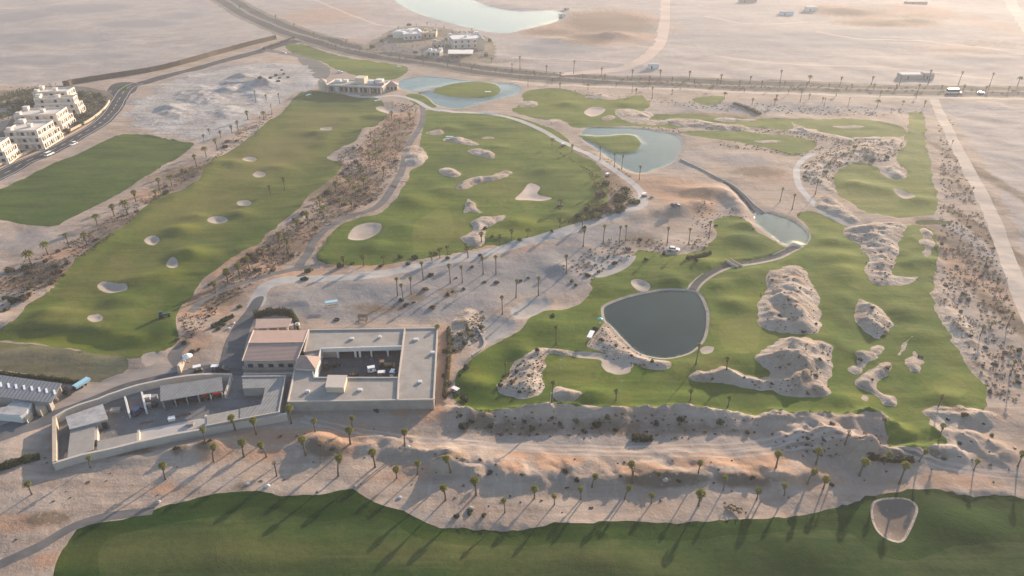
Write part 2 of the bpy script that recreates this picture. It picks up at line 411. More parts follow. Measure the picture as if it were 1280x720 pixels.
# soft grassy knolls: pixel, radius in metres, height
KNOLLS = [(px(s)[0], r, h) for s, r, h in (
    ("238,320", 9, 2.0), ("205,345", 9, 1.2), ("226,289", 8, 1.4), ("175,352", 9, 1.0), ("300,268", 7, 1.1), ("245,272", 6, .9),
    ("290,205", 8, 1.1), ("345,210", 7, .9), ("390,168", 9, 1.2), ("150,378", 8, 1.0), ("150,400", 6, .8), ("60,395", 9, 1.0),
    ("520,252", 9, 1.1), ("470,310", 8, 1.2), ("500,285", 7, .9), ("560,240", 9, .9), ("620,185", 9, 1.0), ("680,215", 8, .9), ("650,280", 8, 1.3),
    ("700,270", 7, 1.0), ("560,160", 9, .9), ("600,155", 8, .9), ("710,130", 9, 1.1), ("780,130", 9, 1.0), ("930,300", 9, 1.6), ("930,283", 7, 1.3),
    ("880,330", 8, .9), ("840,350", 7, .7), ("760,360", 8, .9), ("690,410", 8, .9), ("650,440", 6, .9), ("920,380", 7, .8), ("905,470", 6, .7), ("860,500", 7, .8),
    ("740,495", 6, .8), ("600,480", 6, .9), ("1050,320", 8, 1.0), ("1040,300", 7, .9), ("1130,390", 7, .8), ("1150,420", 7, .9), ("1050,500", 6, .8), ("1180,500", 7, .8),
    ("1100,235", 9, .9), ("1070,230", 7, .8), ("1150,250", 7, .9), ("1140,545", 4, .7), ("300,690", 12, .7), ("540,700", 10, .6), ("760,700", 12, .7), ("1000,690", 10, .6), ("1190,650", 9, 1.0),
    ("330,108", 14, 3.5), ("300,98", 10, 2.2), ("285,115", 9, 1.5), ("215,135", 10, 1.5), ("160,568", 5, 1.6), ("258,560", 5, 1.4), ("225,566", 4, 1.2), ("395,562", 6, 1.5),
    ("770,45", 25, 3.0), ("700,50", 20, 2.0), ("1060,14", 22, 3.5), ("1105,28", 16, 2.5), ("1150,25", 18, 2.0), ("850,262", 7, 1.0), ("875,258", 6, 1.4), ("700,335", 6, .9),
)]
for q in BERMS:
    pass

# ------------------------------------------------------------------ heights
GRASS = ("rough", "fairway", "fairway_dark", "range", "practice", "green", "green_pale", "tee")


def heights(X, Y):
    dist = np.sqrt(X * X + Y * Y)
    isg = np.zeros(len(X), bool)
    for L in LAYERS:
        if L["mat"] in GRASS:
            isg |= inside(X, Y, L["poly"])
    ds = np.clip((900 - Y) / 500, .25, 1)
    z = 0.55 * fbm(X, Y, 70, 3, 2)
    z += np.where(isg, 0.34 * fbm(X, Y, 18, 8, 2) + .07 * vn(X / 5.5, Y / 5.5, 77), 0.42 * fbm(X, Y, 15, 21, 3) + .07 * vn(X / 2.3, Y / 2.3, 4) * (Y < 300))
    z += np.where(Y > 520, 1.1 * fbm(X, Y, 90, 31, 3), 0)
    for pts, h, a, b in BERMS:
        w = resample([P2(*p) for p in spline(pts, False)], False, 2)
        lo, hi = w.min(0) - 3 * a, w.max(0) + 3 * a
        m = np.nonzero((X > lo[0]) & (X < hi[0]) & (Y > lo[1]) & (Y < hi[1]))[0]
        if not len(m):
            continue
        x, y = X[m], Y[m]
        d = edge_dist(x, y, w, False)
        yc = np.interp(x, w[np.argsort(w[:, 0]), 0], w[np.argsort(w[:, 0]), 1])
        far = y > yc
        s = np.where(far, a, b)
        gul = np.abs(fbm(x, y, 5.5, 47, 3)) if b < 5.5 and h > 1.4 else 0
        q = np.exp(-(d / s) ** 2) * (1.08 + .45 * fbm(x, y, 11, 44, 2) - .55 * gul)
        end = 1.0
        z[m] += h * q * end
    for (u, v), r, h in KNOLLS:
        cx, cy = P2(u, v)
        d2 = ((X - cx) / 1.25) ** 2 + (Y - cy) ** 2
        m = d2 < (3 * r) ** 2
        z[m] += 1.3 * h * np.exp(-d2[m] / (r * r * .42)) * (1 + .25 * vn(X[m] / 6, Y[m] / 6, 9))
    for L in LAYERS:
        if L.get("mound"):
            h, w = L["mound"]
            g = inside(X, Y, grow(L["poly"], .05))
            if not g.any():
                continue
            d = edge_dist(X[g], Y[g], L["poly"])
            if h > 0:
                n = fbm(X[g], Y[g], 8, 61, 3) - .45 * np.abs(fbm(X[g], Y[g], 3.4, 63, 2)) + .12
                rg = 1 - np.abs(vn(X[g] / 6.5, Y[g] / 6.5, 71))
                z[g] += h * (1 - np.exp(-(d / w) ** 1.3)) * (.5 + .42 * n + .5 * rg)
            else:
                z[g] += h * (1 - np.exp(-(d / w) ** 1.5))
    for poly, lv, bl in FLAT:
        lo, hi = poly.min(0) - bl, poly.max(0) + bl
        m = np.nonzero((X > lo[0]) & (X < hi[0]) & (Y > lo[1]) & (Y < hi[1]))[0]
        if not len(m):
            continue
        g = inside(X[m], Y[m], poly)
        d = np.where(g, 0, edge_dist(X[m], Y[m], poly))
        t = np.clip(d / bl, 0, 1)
        t = t * t * (3 - 2 * t)
        z[m] = lv * (1 - t) + z[m] * t
    for L in LAYERS:
        if "water" in L:
            poly, lv, bl = L["poly"], L["water"], 3.5
            lo, hi = poly.min(0) - bl, poly.max(0) + bl
            m = np.nonzero((X > lo[0]) & (X < hi[0]) & (Y > lo[1]) & (Y < hi[1]))[0]
            if not len(m):
                continue
            g = inside(X[m], Y[m], grow(poly, .05))
            d = np.where(g, 0, edge_dist(X[m], Y[m], poly))
            if L["name"] in ("pond_rim", "stream_bank"):
                t = np.clip(d / bl, 0, 1)
            else:
                t = (d > 0).astype(float)
            if L["name"] == "island_green":
                e = edge_dist(X[m], Y[m], poly)
                z[m] = np.where(g, lv * np.clip(e / 3, 0, 1) + .25 * z[m] * np.clip(e / 6, 0, 1) - .1, z[m])
            else:
                t = t * t * (3 - 2 * t)
                z[m] = lv * (1 - t) + z[m] * t
    return z


# ------------------------------------------------------------------ triangulate
pts, edges = [], []
for L in LAYERS:
    b = len(pts)
    n = len(L["poly"])
    pts += [Vector((float(p[0]), float(p[1]))) for p in L["poly"]]
    edges += [(b + i, b + (i + 1) % n) for i in range(n)]
kd = kdtree.KDTree(len(pts))
for i, p in enumerate(pts):
    kd.insert((p.x, p.y, 0), i)
kd.balance()
grid = []


def fill(y0, y1, s, half):
    y = y0
    k = 0
    while y < y1:
        hw = half(y)
        x = -hw + (s / 2 if k % 2 else 0)
        while x < hw:
            jx, jy = rnd.uniform(-.22, .22) * s, rnd.uniform(-.22, .22) * s
            grid.append((x + jx, y + jy, s))
            x += s
        y += s * .87
        k += 1


fill(72, 262, 1.35, lambda y: 35 + .80 * math.hypot(y, 60))
fill(262, 470, 2.3, lambda y: 30 + .80 * y)
fill(470, 720, 5.5, lambda y: 30 + .80 * y)
fill(720, 1150, 14, lambda y: 40 + .80 * y)
EXT = 2600.0
x = -EXT
while x <= EXT:
    y = -EXT
    while y <= EXT:
        if not (60 < y < 1160 and abs(x) < 60 + .80 * math.hypot(y, 60)):
            grid.append((x + rnd.uniform(-15, 15) * (abs(x) < EXT), y + rnd.uniform(-15, 15) * (abs(y) < EXT), 100))
        y += 100
    x += 100
for L in LAYERS:
    if L.get("mound") and L["mound"][0] > 0:
        lo, hi = L["poly"].min(0), L["poly"].max(0)
        s = .75 if lo[1] < 260 else 1.3
        gx_, gy_ = np.meshgrid(np.arange(lo[0], hi[0], s), np.arange(lo[1], hi[1], s))
        gx_, gy_ = gx_.ravel(), gy_.ravel()
        k = inside(gx_, gy_, L["poly"])
        grid += [(a_ + rnd.uniform(-.2, .2) * s, b_ + rnd.uniform(-.2, .2) * s, s) for a_, b_ in zip(gx_[k], gy_[k])]
for pts_, h, a_, b_ in BERMS:
    if b_ <= 5.2 and h > 1.4:
        for q in resample([P2(*p) for p in spline(pts_, False)], False, .7):
            for k in range(14):
                grid.append((q[0] + rnd.uniform(-.4, .4), q[1] + rnd.uniform(-b_ * 1.8, a_ * .8), .8))
for gx, gy, s in grid:
    _, _, d = kd.find((gx, gy, 0))
    if d > .45 * s:
        pts.append(Vector((gx, gy)))
V, E, FC = geometry.delaunay_2d_cdt(pts, edges, [], 0, 1e-4, False)[:3]
V = np.array([(v.x, v.y) for v in V])
FC = np.array([f for f in FC if len(f) == 3])
print("cdt", len(V), len(FC), round(time.perf_counter() - T0, 1))
cen = V[FC].mean(1)
cls = np.full(len(FC), -1)
for i, L in enumerate(LAYERS):
    cls[inside(cen[:, 0], cen[:, 1], L["poly"])] = i
Z = heights(V[:, 0], V[:, 1])
V3 = np.column_stack([V, Z])
a, b, c = V3[FC[:, 0]], V3[FC[:, 1]], V3[FC[:, 2]]
fn = np.cross(b - a, c - a)
flip = fn[:, 2] < 0
FC[flip] = FC[flip][:, ::-1]
fn[flip] *= -1
VN = np.zeros_like(V3)
for k in range(3):
    np.add.at(VN, FC[:, k], fn)
VN /= np.maximum(np.linalg.norm(VN, axis=1, keepdims=True), 1e-9)
BVH = BVHTree.FromPolygons([Vector(p) for p in V3], [tuple(int(i) for i in f) for f in FC])
print("terrain", round(time.perf_counter() - T0, 1))


def at(u, v):
    """The point of the ground that the sight line through a photo pixel meets."""
    hit = BVH.ray_cast(Vector((0, 0, CH)), ray(u, v).normalized(), 6000)
    return hit[0] if hit[0] is not None else P(u, v)


def ground_z(x, y):
    hit = BVH.ray_cast(Vector((x, y, 300)), Vector((0, 0, -1)), 600)
    return hit[0].z if hit[0] is not None else 0.0


# ------------------------------------------------------------------ materials
M = {}


def node_mat(name):
    m = bpy.data.materials.new(name)
    m.use_nodes = True
    nt = m.node_tree
    nt.nodes.clear()
    o = nt.nodes.new("ShaderNodeOutputMaterial")
    b = nt.nodes.new("ShaderNodeBsdfPrincipled")
    nt.links.new(b.outputs[0], o.inputs[0])
    M[name] = m
    return m, nt, b


def nd(nt, typ, **k):
    n = nt.nodes.new(typ)
    for a_, v_ in k.items():
        setattr(n, a_, v_)
    return n


def pos(nt, scale=(1, 1, 1), rot=0.0):
    g = nd(nt, "ShaderNodeNewGeometry")
    mp = nd(nt, "ShaderNodeMapping")
    mp.inputs["Scale"].default_value = scale
    mp.inputs["Rotation"].default_value = (0, 0, rot)
    nt.links.new(g.outputs["Position"], mp.inputs["Vector"])
    return mp.outputs[0]


def nz(nt, vec, scale, detail=4.0, rough=.6):
    n = nd(nt, "ShaderNodeTexNoise")
    n.inputs["Scale"].default_value = scale
    n.inputs["Detail"].default_value = detail
    n.inputs["Roughness"].default_value = rough
    nt.links.new(vec, n.inputs["Vector"])
    return n.outputs[0]


def ramp(nt, fac, lo, hi):
    n = nd(nt, "ShaderNodeMapRange")
    n.inputs[1].default_value, n.inputs[2].default_value = lo, hi
    n.clamp = True
    nt.links.new(fac, n.inputs[0])
    return n.outputs[0]


def mixc(nt, fac, a_, b_):
    n = nd(nt, "ShaderNodeMix", data_type="RGBA")
    for s_, v_ in ((0, fac), (6, a_), (7, b_)):
        if isinstance(v_, (tuple, list)):
            n.inputs[s_].default_value = (*v_, 1) if len(v_) == 3 else v_
        elif isinstance(v_, (int, float)):
            n.inputs[s_].default_value = v_
        else:
            nt.links.new(v_, n.inputs[s_])
    return n.outputs[2]


def mul(nt, a_, k):
    n = nd(nt, "ShaderNodeMath", operation="MULTIPLY")
    nt.links.new(a_, n.inputs[0])
    if isinstance(k, (int, float)):
        n.inputs[1].default_value = k
    else:
        nt.links.new(k, n.inputs[1])
    return n.outputs[0]


def bump(nt, b, h, dist, strength=1.0):
    n = nd(nt, "ShaderNodeBump")
    n.inputs["Strength"].default_value = strength
    n.inputs["Distance"].default_value = dist
    nt.links.new(h, n.inputs["Height"])
    nt.links.new(n.outputs[0], b.inputs["Normal"])


def addm(nt, a_, b_):
    n = nd(nt, "ShaderNodeMath", operation="ADD")
    nt.links.new(a_, n.inputs[0])
    nt.links.new(b_, n.inputs[1])
    return n.outputs[0]


def sand_mat(name, c1, c2, c3, bumpd=.25, tint=False, streak=True, specks=True):
    m, nt, b = node_mat(name)
    p = pos(nt)
    c = mixc(nt, ramp(nt, nz(nt, p, .05, 6, .65), .35, .68), c1, c2)
    c = mixc(nt, ramp(nt, nz(nt, p, .16, 5, .6), .52, .75), c, c3)
    if streak:
        st = nz(nt, pos(nt, (.03, .34, .2), .12), 1.0, 5, .6)
        c = mixc(nt, mul(nt, ramp(nt, st, .47, .68), .6), c, tuple(x * .72 for x in c1))
        st2 = nz(nt, pos(nt, (.4, .045, .2), -.5), 1.0, 4, .6)
        c = mixc(nt, mul(nt, ramp(nt, st2, .55, .72), .35), c, tuple(min(1, x * 1.16) for x in c2))
    if tint:
        at_ = nd(nt, "ShaderNodeAttribute", attribute_name="soil")
        sp = nd(nt, "ShaderNodeSeparateColor")
        nt.links.new(at_.outputs[0], sp.inputs[0])
        n1 = nz(nt, p, .22, 6, .7)
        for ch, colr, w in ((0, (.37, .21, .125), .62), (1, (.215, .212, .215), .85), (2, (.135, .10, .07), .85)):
            f = nd(nt, "ShaderNodeMath", operation="MULTIPLY_ADD")
            nt.links.new(n1, f.inputs[0])
            f.inputs[1].default_value = 1.1
            f.inputs[2].default_value = -.55
            g = addm(nt, sp.outputs[ch], mul(nt, f.outputs[0], 1.0))
            g = ramp(nt, g, .10, .80)
            gg = nd(nt, "ShaderNodeMath", operation="MINIMUM")
            nt.links.new(mul(nt, g, 1.5), gg.inputs[0])
            gg.inputs[1].default_value = w
            c = mixc(nt, gg.outputs[0], c, colr)
    if specks:
        s1 = nz(nt, p, 1.4, 3, .7)
        c = mixc(nt, mul(nt, ramp(nt, s1, .6, .72), .45), c, (.16, .135, .105))
        s2 = nz(nt, p, .9, 3, .6)
        c = mixc(nt, mul(nt, ramp(nt, s2, .6, .75), .3), c, (.62, .56, .5))
    nt.links.new(c, b.inputs["Base Color"])
    b.inputs["Roughness"].default_value = .95
    b.inputs["Specular IOR Level"].default_value = .04
    h = addm(nt, mul(nt, nz(nt, p, .35, 6, .65), 1.0), mul(nt, nz(nt, p, 1.6, 4, .7), .35))
    bump(nt, b, h, bumpd * 1.0, .6)
    return m


sand_mat("ground", (.288, .222, .177), (.405, .330, .274), (.315, .228, .168), .45, True)
sand_mat("desert", (.285, .248, .228), (.375, .335, .312), (.31, .258, .225), .35, True)
sand_mat("rock", (.31, .245, .195), (.46, .39, .33), (.17, .122, .085), 2.0, False, False, True)
sand_mat("quarry", (.29, .268, .25), (.44, .42, .405), (.22, .19, .165), 1.2, False, True, True)
sand_mat("palesand", (.44, .37, .31), (.49, .42, .36), (.42, .335, .27), .12, False, True, False)
sand_mat("pinksand", (.46, .36, .30), (.50, .40, .34), (.46, .35, .29), .15, False, True, False)
sand_mat("greysand", (.34, .325, .31), (.40, .38, .36), (.36, .32, .29), .12, False, True, False)
sand_mat("bunker", (.32, .27, .225), (.39, .335, .285), (.35, .29, .24), .1, False, False, True)
sand_mat("bunker_dark", (.15, .118, .097), (.185, .15, .125), (.165, .135, .11), .12, False, False, True)
sand_mat("tracksand", (.36, .30, .26), (.42, .36, .315), (.34, .27, .22), .1, False, True, True)
sand_mat("bunker_pink", (.45, .36, .30), (.50, .41, .35), (.45, .37, .31), .1, False, False, False)
sand_mat("bunker_grey", (.29, .27, .25), (.36, .34, .32), (.30, .27, .24), .2, False, False, True)
sand_mat("rim", (.29, .255, .22), (.37, .33, .29), (.22, .19, .15), .3, False, False, True)
sand_mat("verge", (.17, .15, .115), (.22, .19, .15), (.09, .09, .05), .3, False, True, True)
sand_mat("scrubsoil", (.12, .10, .075), (.17, .14, .11), (.06, .062, .035), .4, False, False, True)
sand_mat("paving_tan", (.50, .36, .25), (.54, .40, .29), (.46, .33, .23), .05, False, False, False)
sand_mat("path_tan", (.27, .235, .21), (.31, .27, .245), (.24, .21, .19), .06, False, True, False)
sand_mat("concrete", (.40, .38, .36), (.46, .44, .42), (.36, .34, .32), .04, False, False, False)
sand_mat("yardfloor", (.15, .145, .145), (.21, .20, .195), (.12, .115, .11), .06, False, True, True)
sand_mat("asphalt", (.045, .05, .056), (.062, .066, .072), (.08, .08, .08), .02, False, True, False)
sand_mat("asphalt_grey", (.12, .118, .118), (.155, .15, .147), (.18, .165, .15), .03, False, True, False)
sand_mat("asphalt_blue", (.085, .09, .10), (.12, .124, .132), (.15, .145, .14), .03, False, True, False)
sand_mat("asphalt_yard", (.055, .06, .07), (.08, .085, .095), (.10, .10, .10), .03, False, True, True)
sand_mat("streambed", (.055, .06, .062), (.09, .095, .092), (.05, .058, .055), .1, False, False, True)


def grass_mat(name, c1, c2, c3, tone=1.0):
    m, nt, b = node_mat(name)
    p = pos(nt)
    c = mixc(nt, ramp(nt, nz(nt, p, .035, 5, .6), .36, .64), c1, c2)
    c = mixc(nt, ramp(nt, nz(nt, p, .11, 6, .7), .46, .70), c, c3)
    c = mixc(nt, mul(nt, ramp(nt, nz(nt, p, .24, 6, .7), .52, .70), .55), c, tuple(x * .5 for x in c1))
    st = nz(nt, pos(nt, (.02, .12, .1), -.55), 1.0, 5, .62)
    c = mixc(nt, mul(nt, ramp(nt, st, .45, .66), .7), c, tuple(x * .55 for x in c1))
    st = nz(nt, pos(nt, (.025, .30, .1), -.85), 1.0, 4, .6)
    c = mixc(nt, mul(nt, ramp(nt, st, .52, .7), .4), c, tuple(x * 1.3 for x in c3))
    at_ = nd(nt, "ShaderNodeAttribute", attribute_name="soil")
    sp = nd(nt, "ShaderNodeSeparateColor")
    nt.links.new(at_.outputs[0], sp.inputs[0])
    c = mixc(nt, mul(nt, sp.outputs[0], .8), c, (.18, .15, .055))
    c = mixc(nt, mul(nt, sp.outputs[1], .8), c, (.030, .066, .012))
    c = mixc(nt, mul(nt, sp.outputs[2], .8), c, (.17, .185, .02))
    c = mixc(nt, mul(nt, ramp(nt, nz(nt, p, 1.1, 4, .7), .5, .72), .3), c, tuple(x * .55 for x in c1))
    nt.links.new(c, b.inputs["Base Color"])
    b.inputs["Roughness"].default_value = .9
    b.inputs["Specular IOR Level"].default_value = .04
    h = addm(nt, mul(nt, nz(nt, p, .5, 4, .6), .6), mul(nt, nz(nt, p, 3.0, 3, .7), .3))
    bump(nt, b, h, .28, .8)


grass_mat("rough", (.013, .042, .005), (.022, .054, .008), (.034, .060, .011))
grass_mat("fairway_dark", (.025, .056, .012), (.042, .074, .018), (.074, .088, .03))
grass_mat("fairway", (.066, .118, .014), (.100, .142, .020), (.142, .152, .031))
grass_mat("range", (.068, .106, .017), (.098, .126, .024), (.136, .130, .038))
grass_mat("practice", (.050, .088, .014), (.066, .104, .019), (.080, .104, .025))
grass_mat("green", (.112, .15, .024), (.132, .165, .03), (.15, .155, .036))
grass_mat("green_pale", (.125, .13, .08), (.14, .145, .09), (.15, .15, .10))
grass_mat("tee", (.12, .115, .065), (.15, .135, .085), (.17, .15, .10))


def water_mat(name, c, rough):
    m, nt, b = node_mat(name)
    p = pos(nt)
    k = mixc(nt, ramp(nt, nz(nt, p, .05, 4, .6), .4, .65), c, tuple(x * 1.25 for x in c))
    nt.links.new(k, b.inputs["Base Color"])
    b.inputs["Roughness"].default_value = rough
    b.inputs["IOR"].default_value = 1.33
    b.inputs["Specular IOR Level"].default_value = .2
    bump(nt, b, nz(nt, pos(nt, (.6, 1.5, 1), .4), .8, 4, .65), .06, .35)


water_mat("water", (.035, .085, .082), .18)
water_mat("water_dark", (.016, .036, .036), .16)


def solid(name, c, rough=.8, spot=.25, scale=.8, metal=0.0):
    m, nt, b = node_mat(name)
    tc = nd(nt, "ShaderNodeNewGeometry").outputs["Position"]
    f = ramp(nt, nz(nt, tc, scale, 5, .65), .35, .7)
    k = mixc(nt, f, c, tuple(x * (1 - spot) for x in c))
    k = mixc(nt, mul(nt, ramp(nt, nz(nt, tc, scale * 4.5, 3, .7), .55, .75), spot), k, tuple(min(1, x * 1.2) for x in c))
    nt.links.new(k, b.inputs["Base Color"])
    b.inputs["Roughness"].default_value = rough
    b.inputs["Specular IOR Level"].default_value = .3
    b.inputs["Metallic"].default_value = metal
    bump(nt, b, nz(nt, tc, scale * 6, 4, .65), .03, .5)
    return m


def ribbed(name, c, period, axis=0, spot=.2, rot=0.0):
    """Ridged sheet or tile roofing."""
    m, nt, b = node_mat(name)
    tc = nd(nt, "ShaderNodeNewGeometry").outputs["Position"]
    k = mixc(nt, ramp(nt, nz(nt, tc, .5, 5, .65), .35, .7), c, tuple(x * (1 - spot) for x in c))
    w = nd(nt, "ShaderNodeTexWave", wave_type="BANDS", bands_direction="X")
    w.inputs["Scale"].default_value = 2 * PI / period / 20 * 1.0
    w.inputs["Distortion"].default_value = .3
    mp = pos(nt, (1, 1, 1), rot)
    nt.links.new(mp, w.inputs["Vector"])
    k = mixc(nt, mul(nt, w.outputs[1], .35), k, tuple(x * .6 for x in c))
    nt.links.new(k, b.inputs["Base Color"])
    b.inputs["Roughness"].default_value = .75
    bump(nt, b, w.outputs[1], .08, .6)


solid("roof_pink", (.40, .29, .245), .9, .14, .5)
ribbed("roof_tile", (.36, .25, .21), .55, 0, .12, 1.6)
solid("roof_grey", (.345, .315, .28), .9, .3, .22)
solid("parapet", (.50, .44, .385), .9, .15)
solid("wall_white", (.62, .60, .57), .85, .12)
solid("wall_tan", (.50, .40, .30), .9, .15)
solid("wall_grey", (.355, .32, .285), .9, .3, .3)
solid("wall_cream", (.66, .58, .50), .85, .12, .3)
solid("box_tan", (.56, .46, .35), .9, .08)
ribbed("sheet_grey", (.25, .25, .245), .9, 0, .25, .18)
ribbed("sheet_slate", (.17, .185, .205), 1.1, 0, .15, -.12)
ribbed("slat_roof", (.33, .30, .27), .6, 0, .2, .2)
solid("roof_dirty", (.40, .39, .39), .85, .45, .5)
solid("dark", (.018, .019, .021), .6, .2)
solid("pane", (.03, .04, .05), .15, .2)
solid("skylight", (.75, .78, .8), .3, .05)
solid("paint_white", (.78, .78, .76), .35, .05)
solid("paint_black", (.02, .02, .022), .35, .1)
solid("paint_red", (.28, .018, .02), .4, .1)
solid("paint_blue", (.04, .06, .15), .4, .1)
solid("paint_sky", (.32, .55, .68), .5, .06)
solid("paint_yellow", (.26, .16, .06), .45, .1)
solid("paint_green", (.03, .10, .06), .45, .1)
solid("paint_turq", (.07, .42, .42), .6, .06)
solid("rubber", (.02, .02, .02), .9, .1)
solid("steel", (.30, .30, .30), .5, .2)
solid("timber", (.17, .12, .08), .9, .3, 2)
solid("paint_line", (.74, .73, .70), .8, .15)
solid("stone", (.44, .38, .32), .95, .3, 1.5)
solid("trunk", (.155, .115, .085), .95, .35, 4)


def leaf_mat(name, c, c2):
    m, nt, b = node_mat(name)
    tc = nd(nt, "ShaderNodeNewGeometry").outputs["Position"]
    oi = nd(nt, "ShaderNodeObjectInfo")
    k = mixc(nt, ramp(nt, nz(nt, tc, 2.2, 3, .7), .35, .68), c, c2)
    k = mixc(nt, mul(nt, oi.outputs["Random"], .35), k, tuple(x * .55 for x in c))
    nt.links.new(k, b.inputs["Base Color"])
    b.inputs["Roughness"].default_value = .7
    b.inputs["Specular IOR Level"].default_value = .15
    tr = nd(nt, "ShaderNodeBsdfTranslucent")
    nt.links.new(k, tr.inputs[0])
    mx = nd(nt, "ShaderNodeMixShader")
    mx.inputs[0].default_value = .4
    nt.links.new(b.outputs[0], mx.inputs[1])
    nt.links.new(tr.outputs[0], mx.inputs[2])
    out = [n for n in nt.nodes if n.type == "OUTPUT_MATERIAL"][0]
    nt.links.new(mx.outputs[0], out.inputs[0])
    return m


leaf_mat("frond", (.15, .17, .03), (.27, .255, .05))
leaf_mat("frond_dead", (.17, .115, .065), (.22, .16, .095))
leaf_mat("bush_green", (.045, .062, .024), (.085, .095, .04))
leaf_mat("bush_dark", (.028, .04, .02), (.05, .062, .03))
leaf_mat("bush_brown", (.095, .07, .045), (.16, .12, .078))
leaf_mat("bush_olive", (.095, .085, .04), (.15, .125, .065))

# ------------------------------------------------------------------ terrain objects
SOIL = np.zeros((len(V), 3))


def tone_patch(u, v, ru, rv, ch, amt):
    cx, cy = P2(u, v)
    rx = abs(P2(u + ru, v)[0] - cx)
    ry = max(abs(P2(u, v + rv)[1] - cy), 2)
    d = ((V[:, 0] - cx) / rx) ** 2 + ((V[:, 1] - cy) / ry) ** 2
    SOIL[:, ch] = np.maximum(SOIL[:, ch], amt * np.exp(-d ** 1.5 * 1.0))


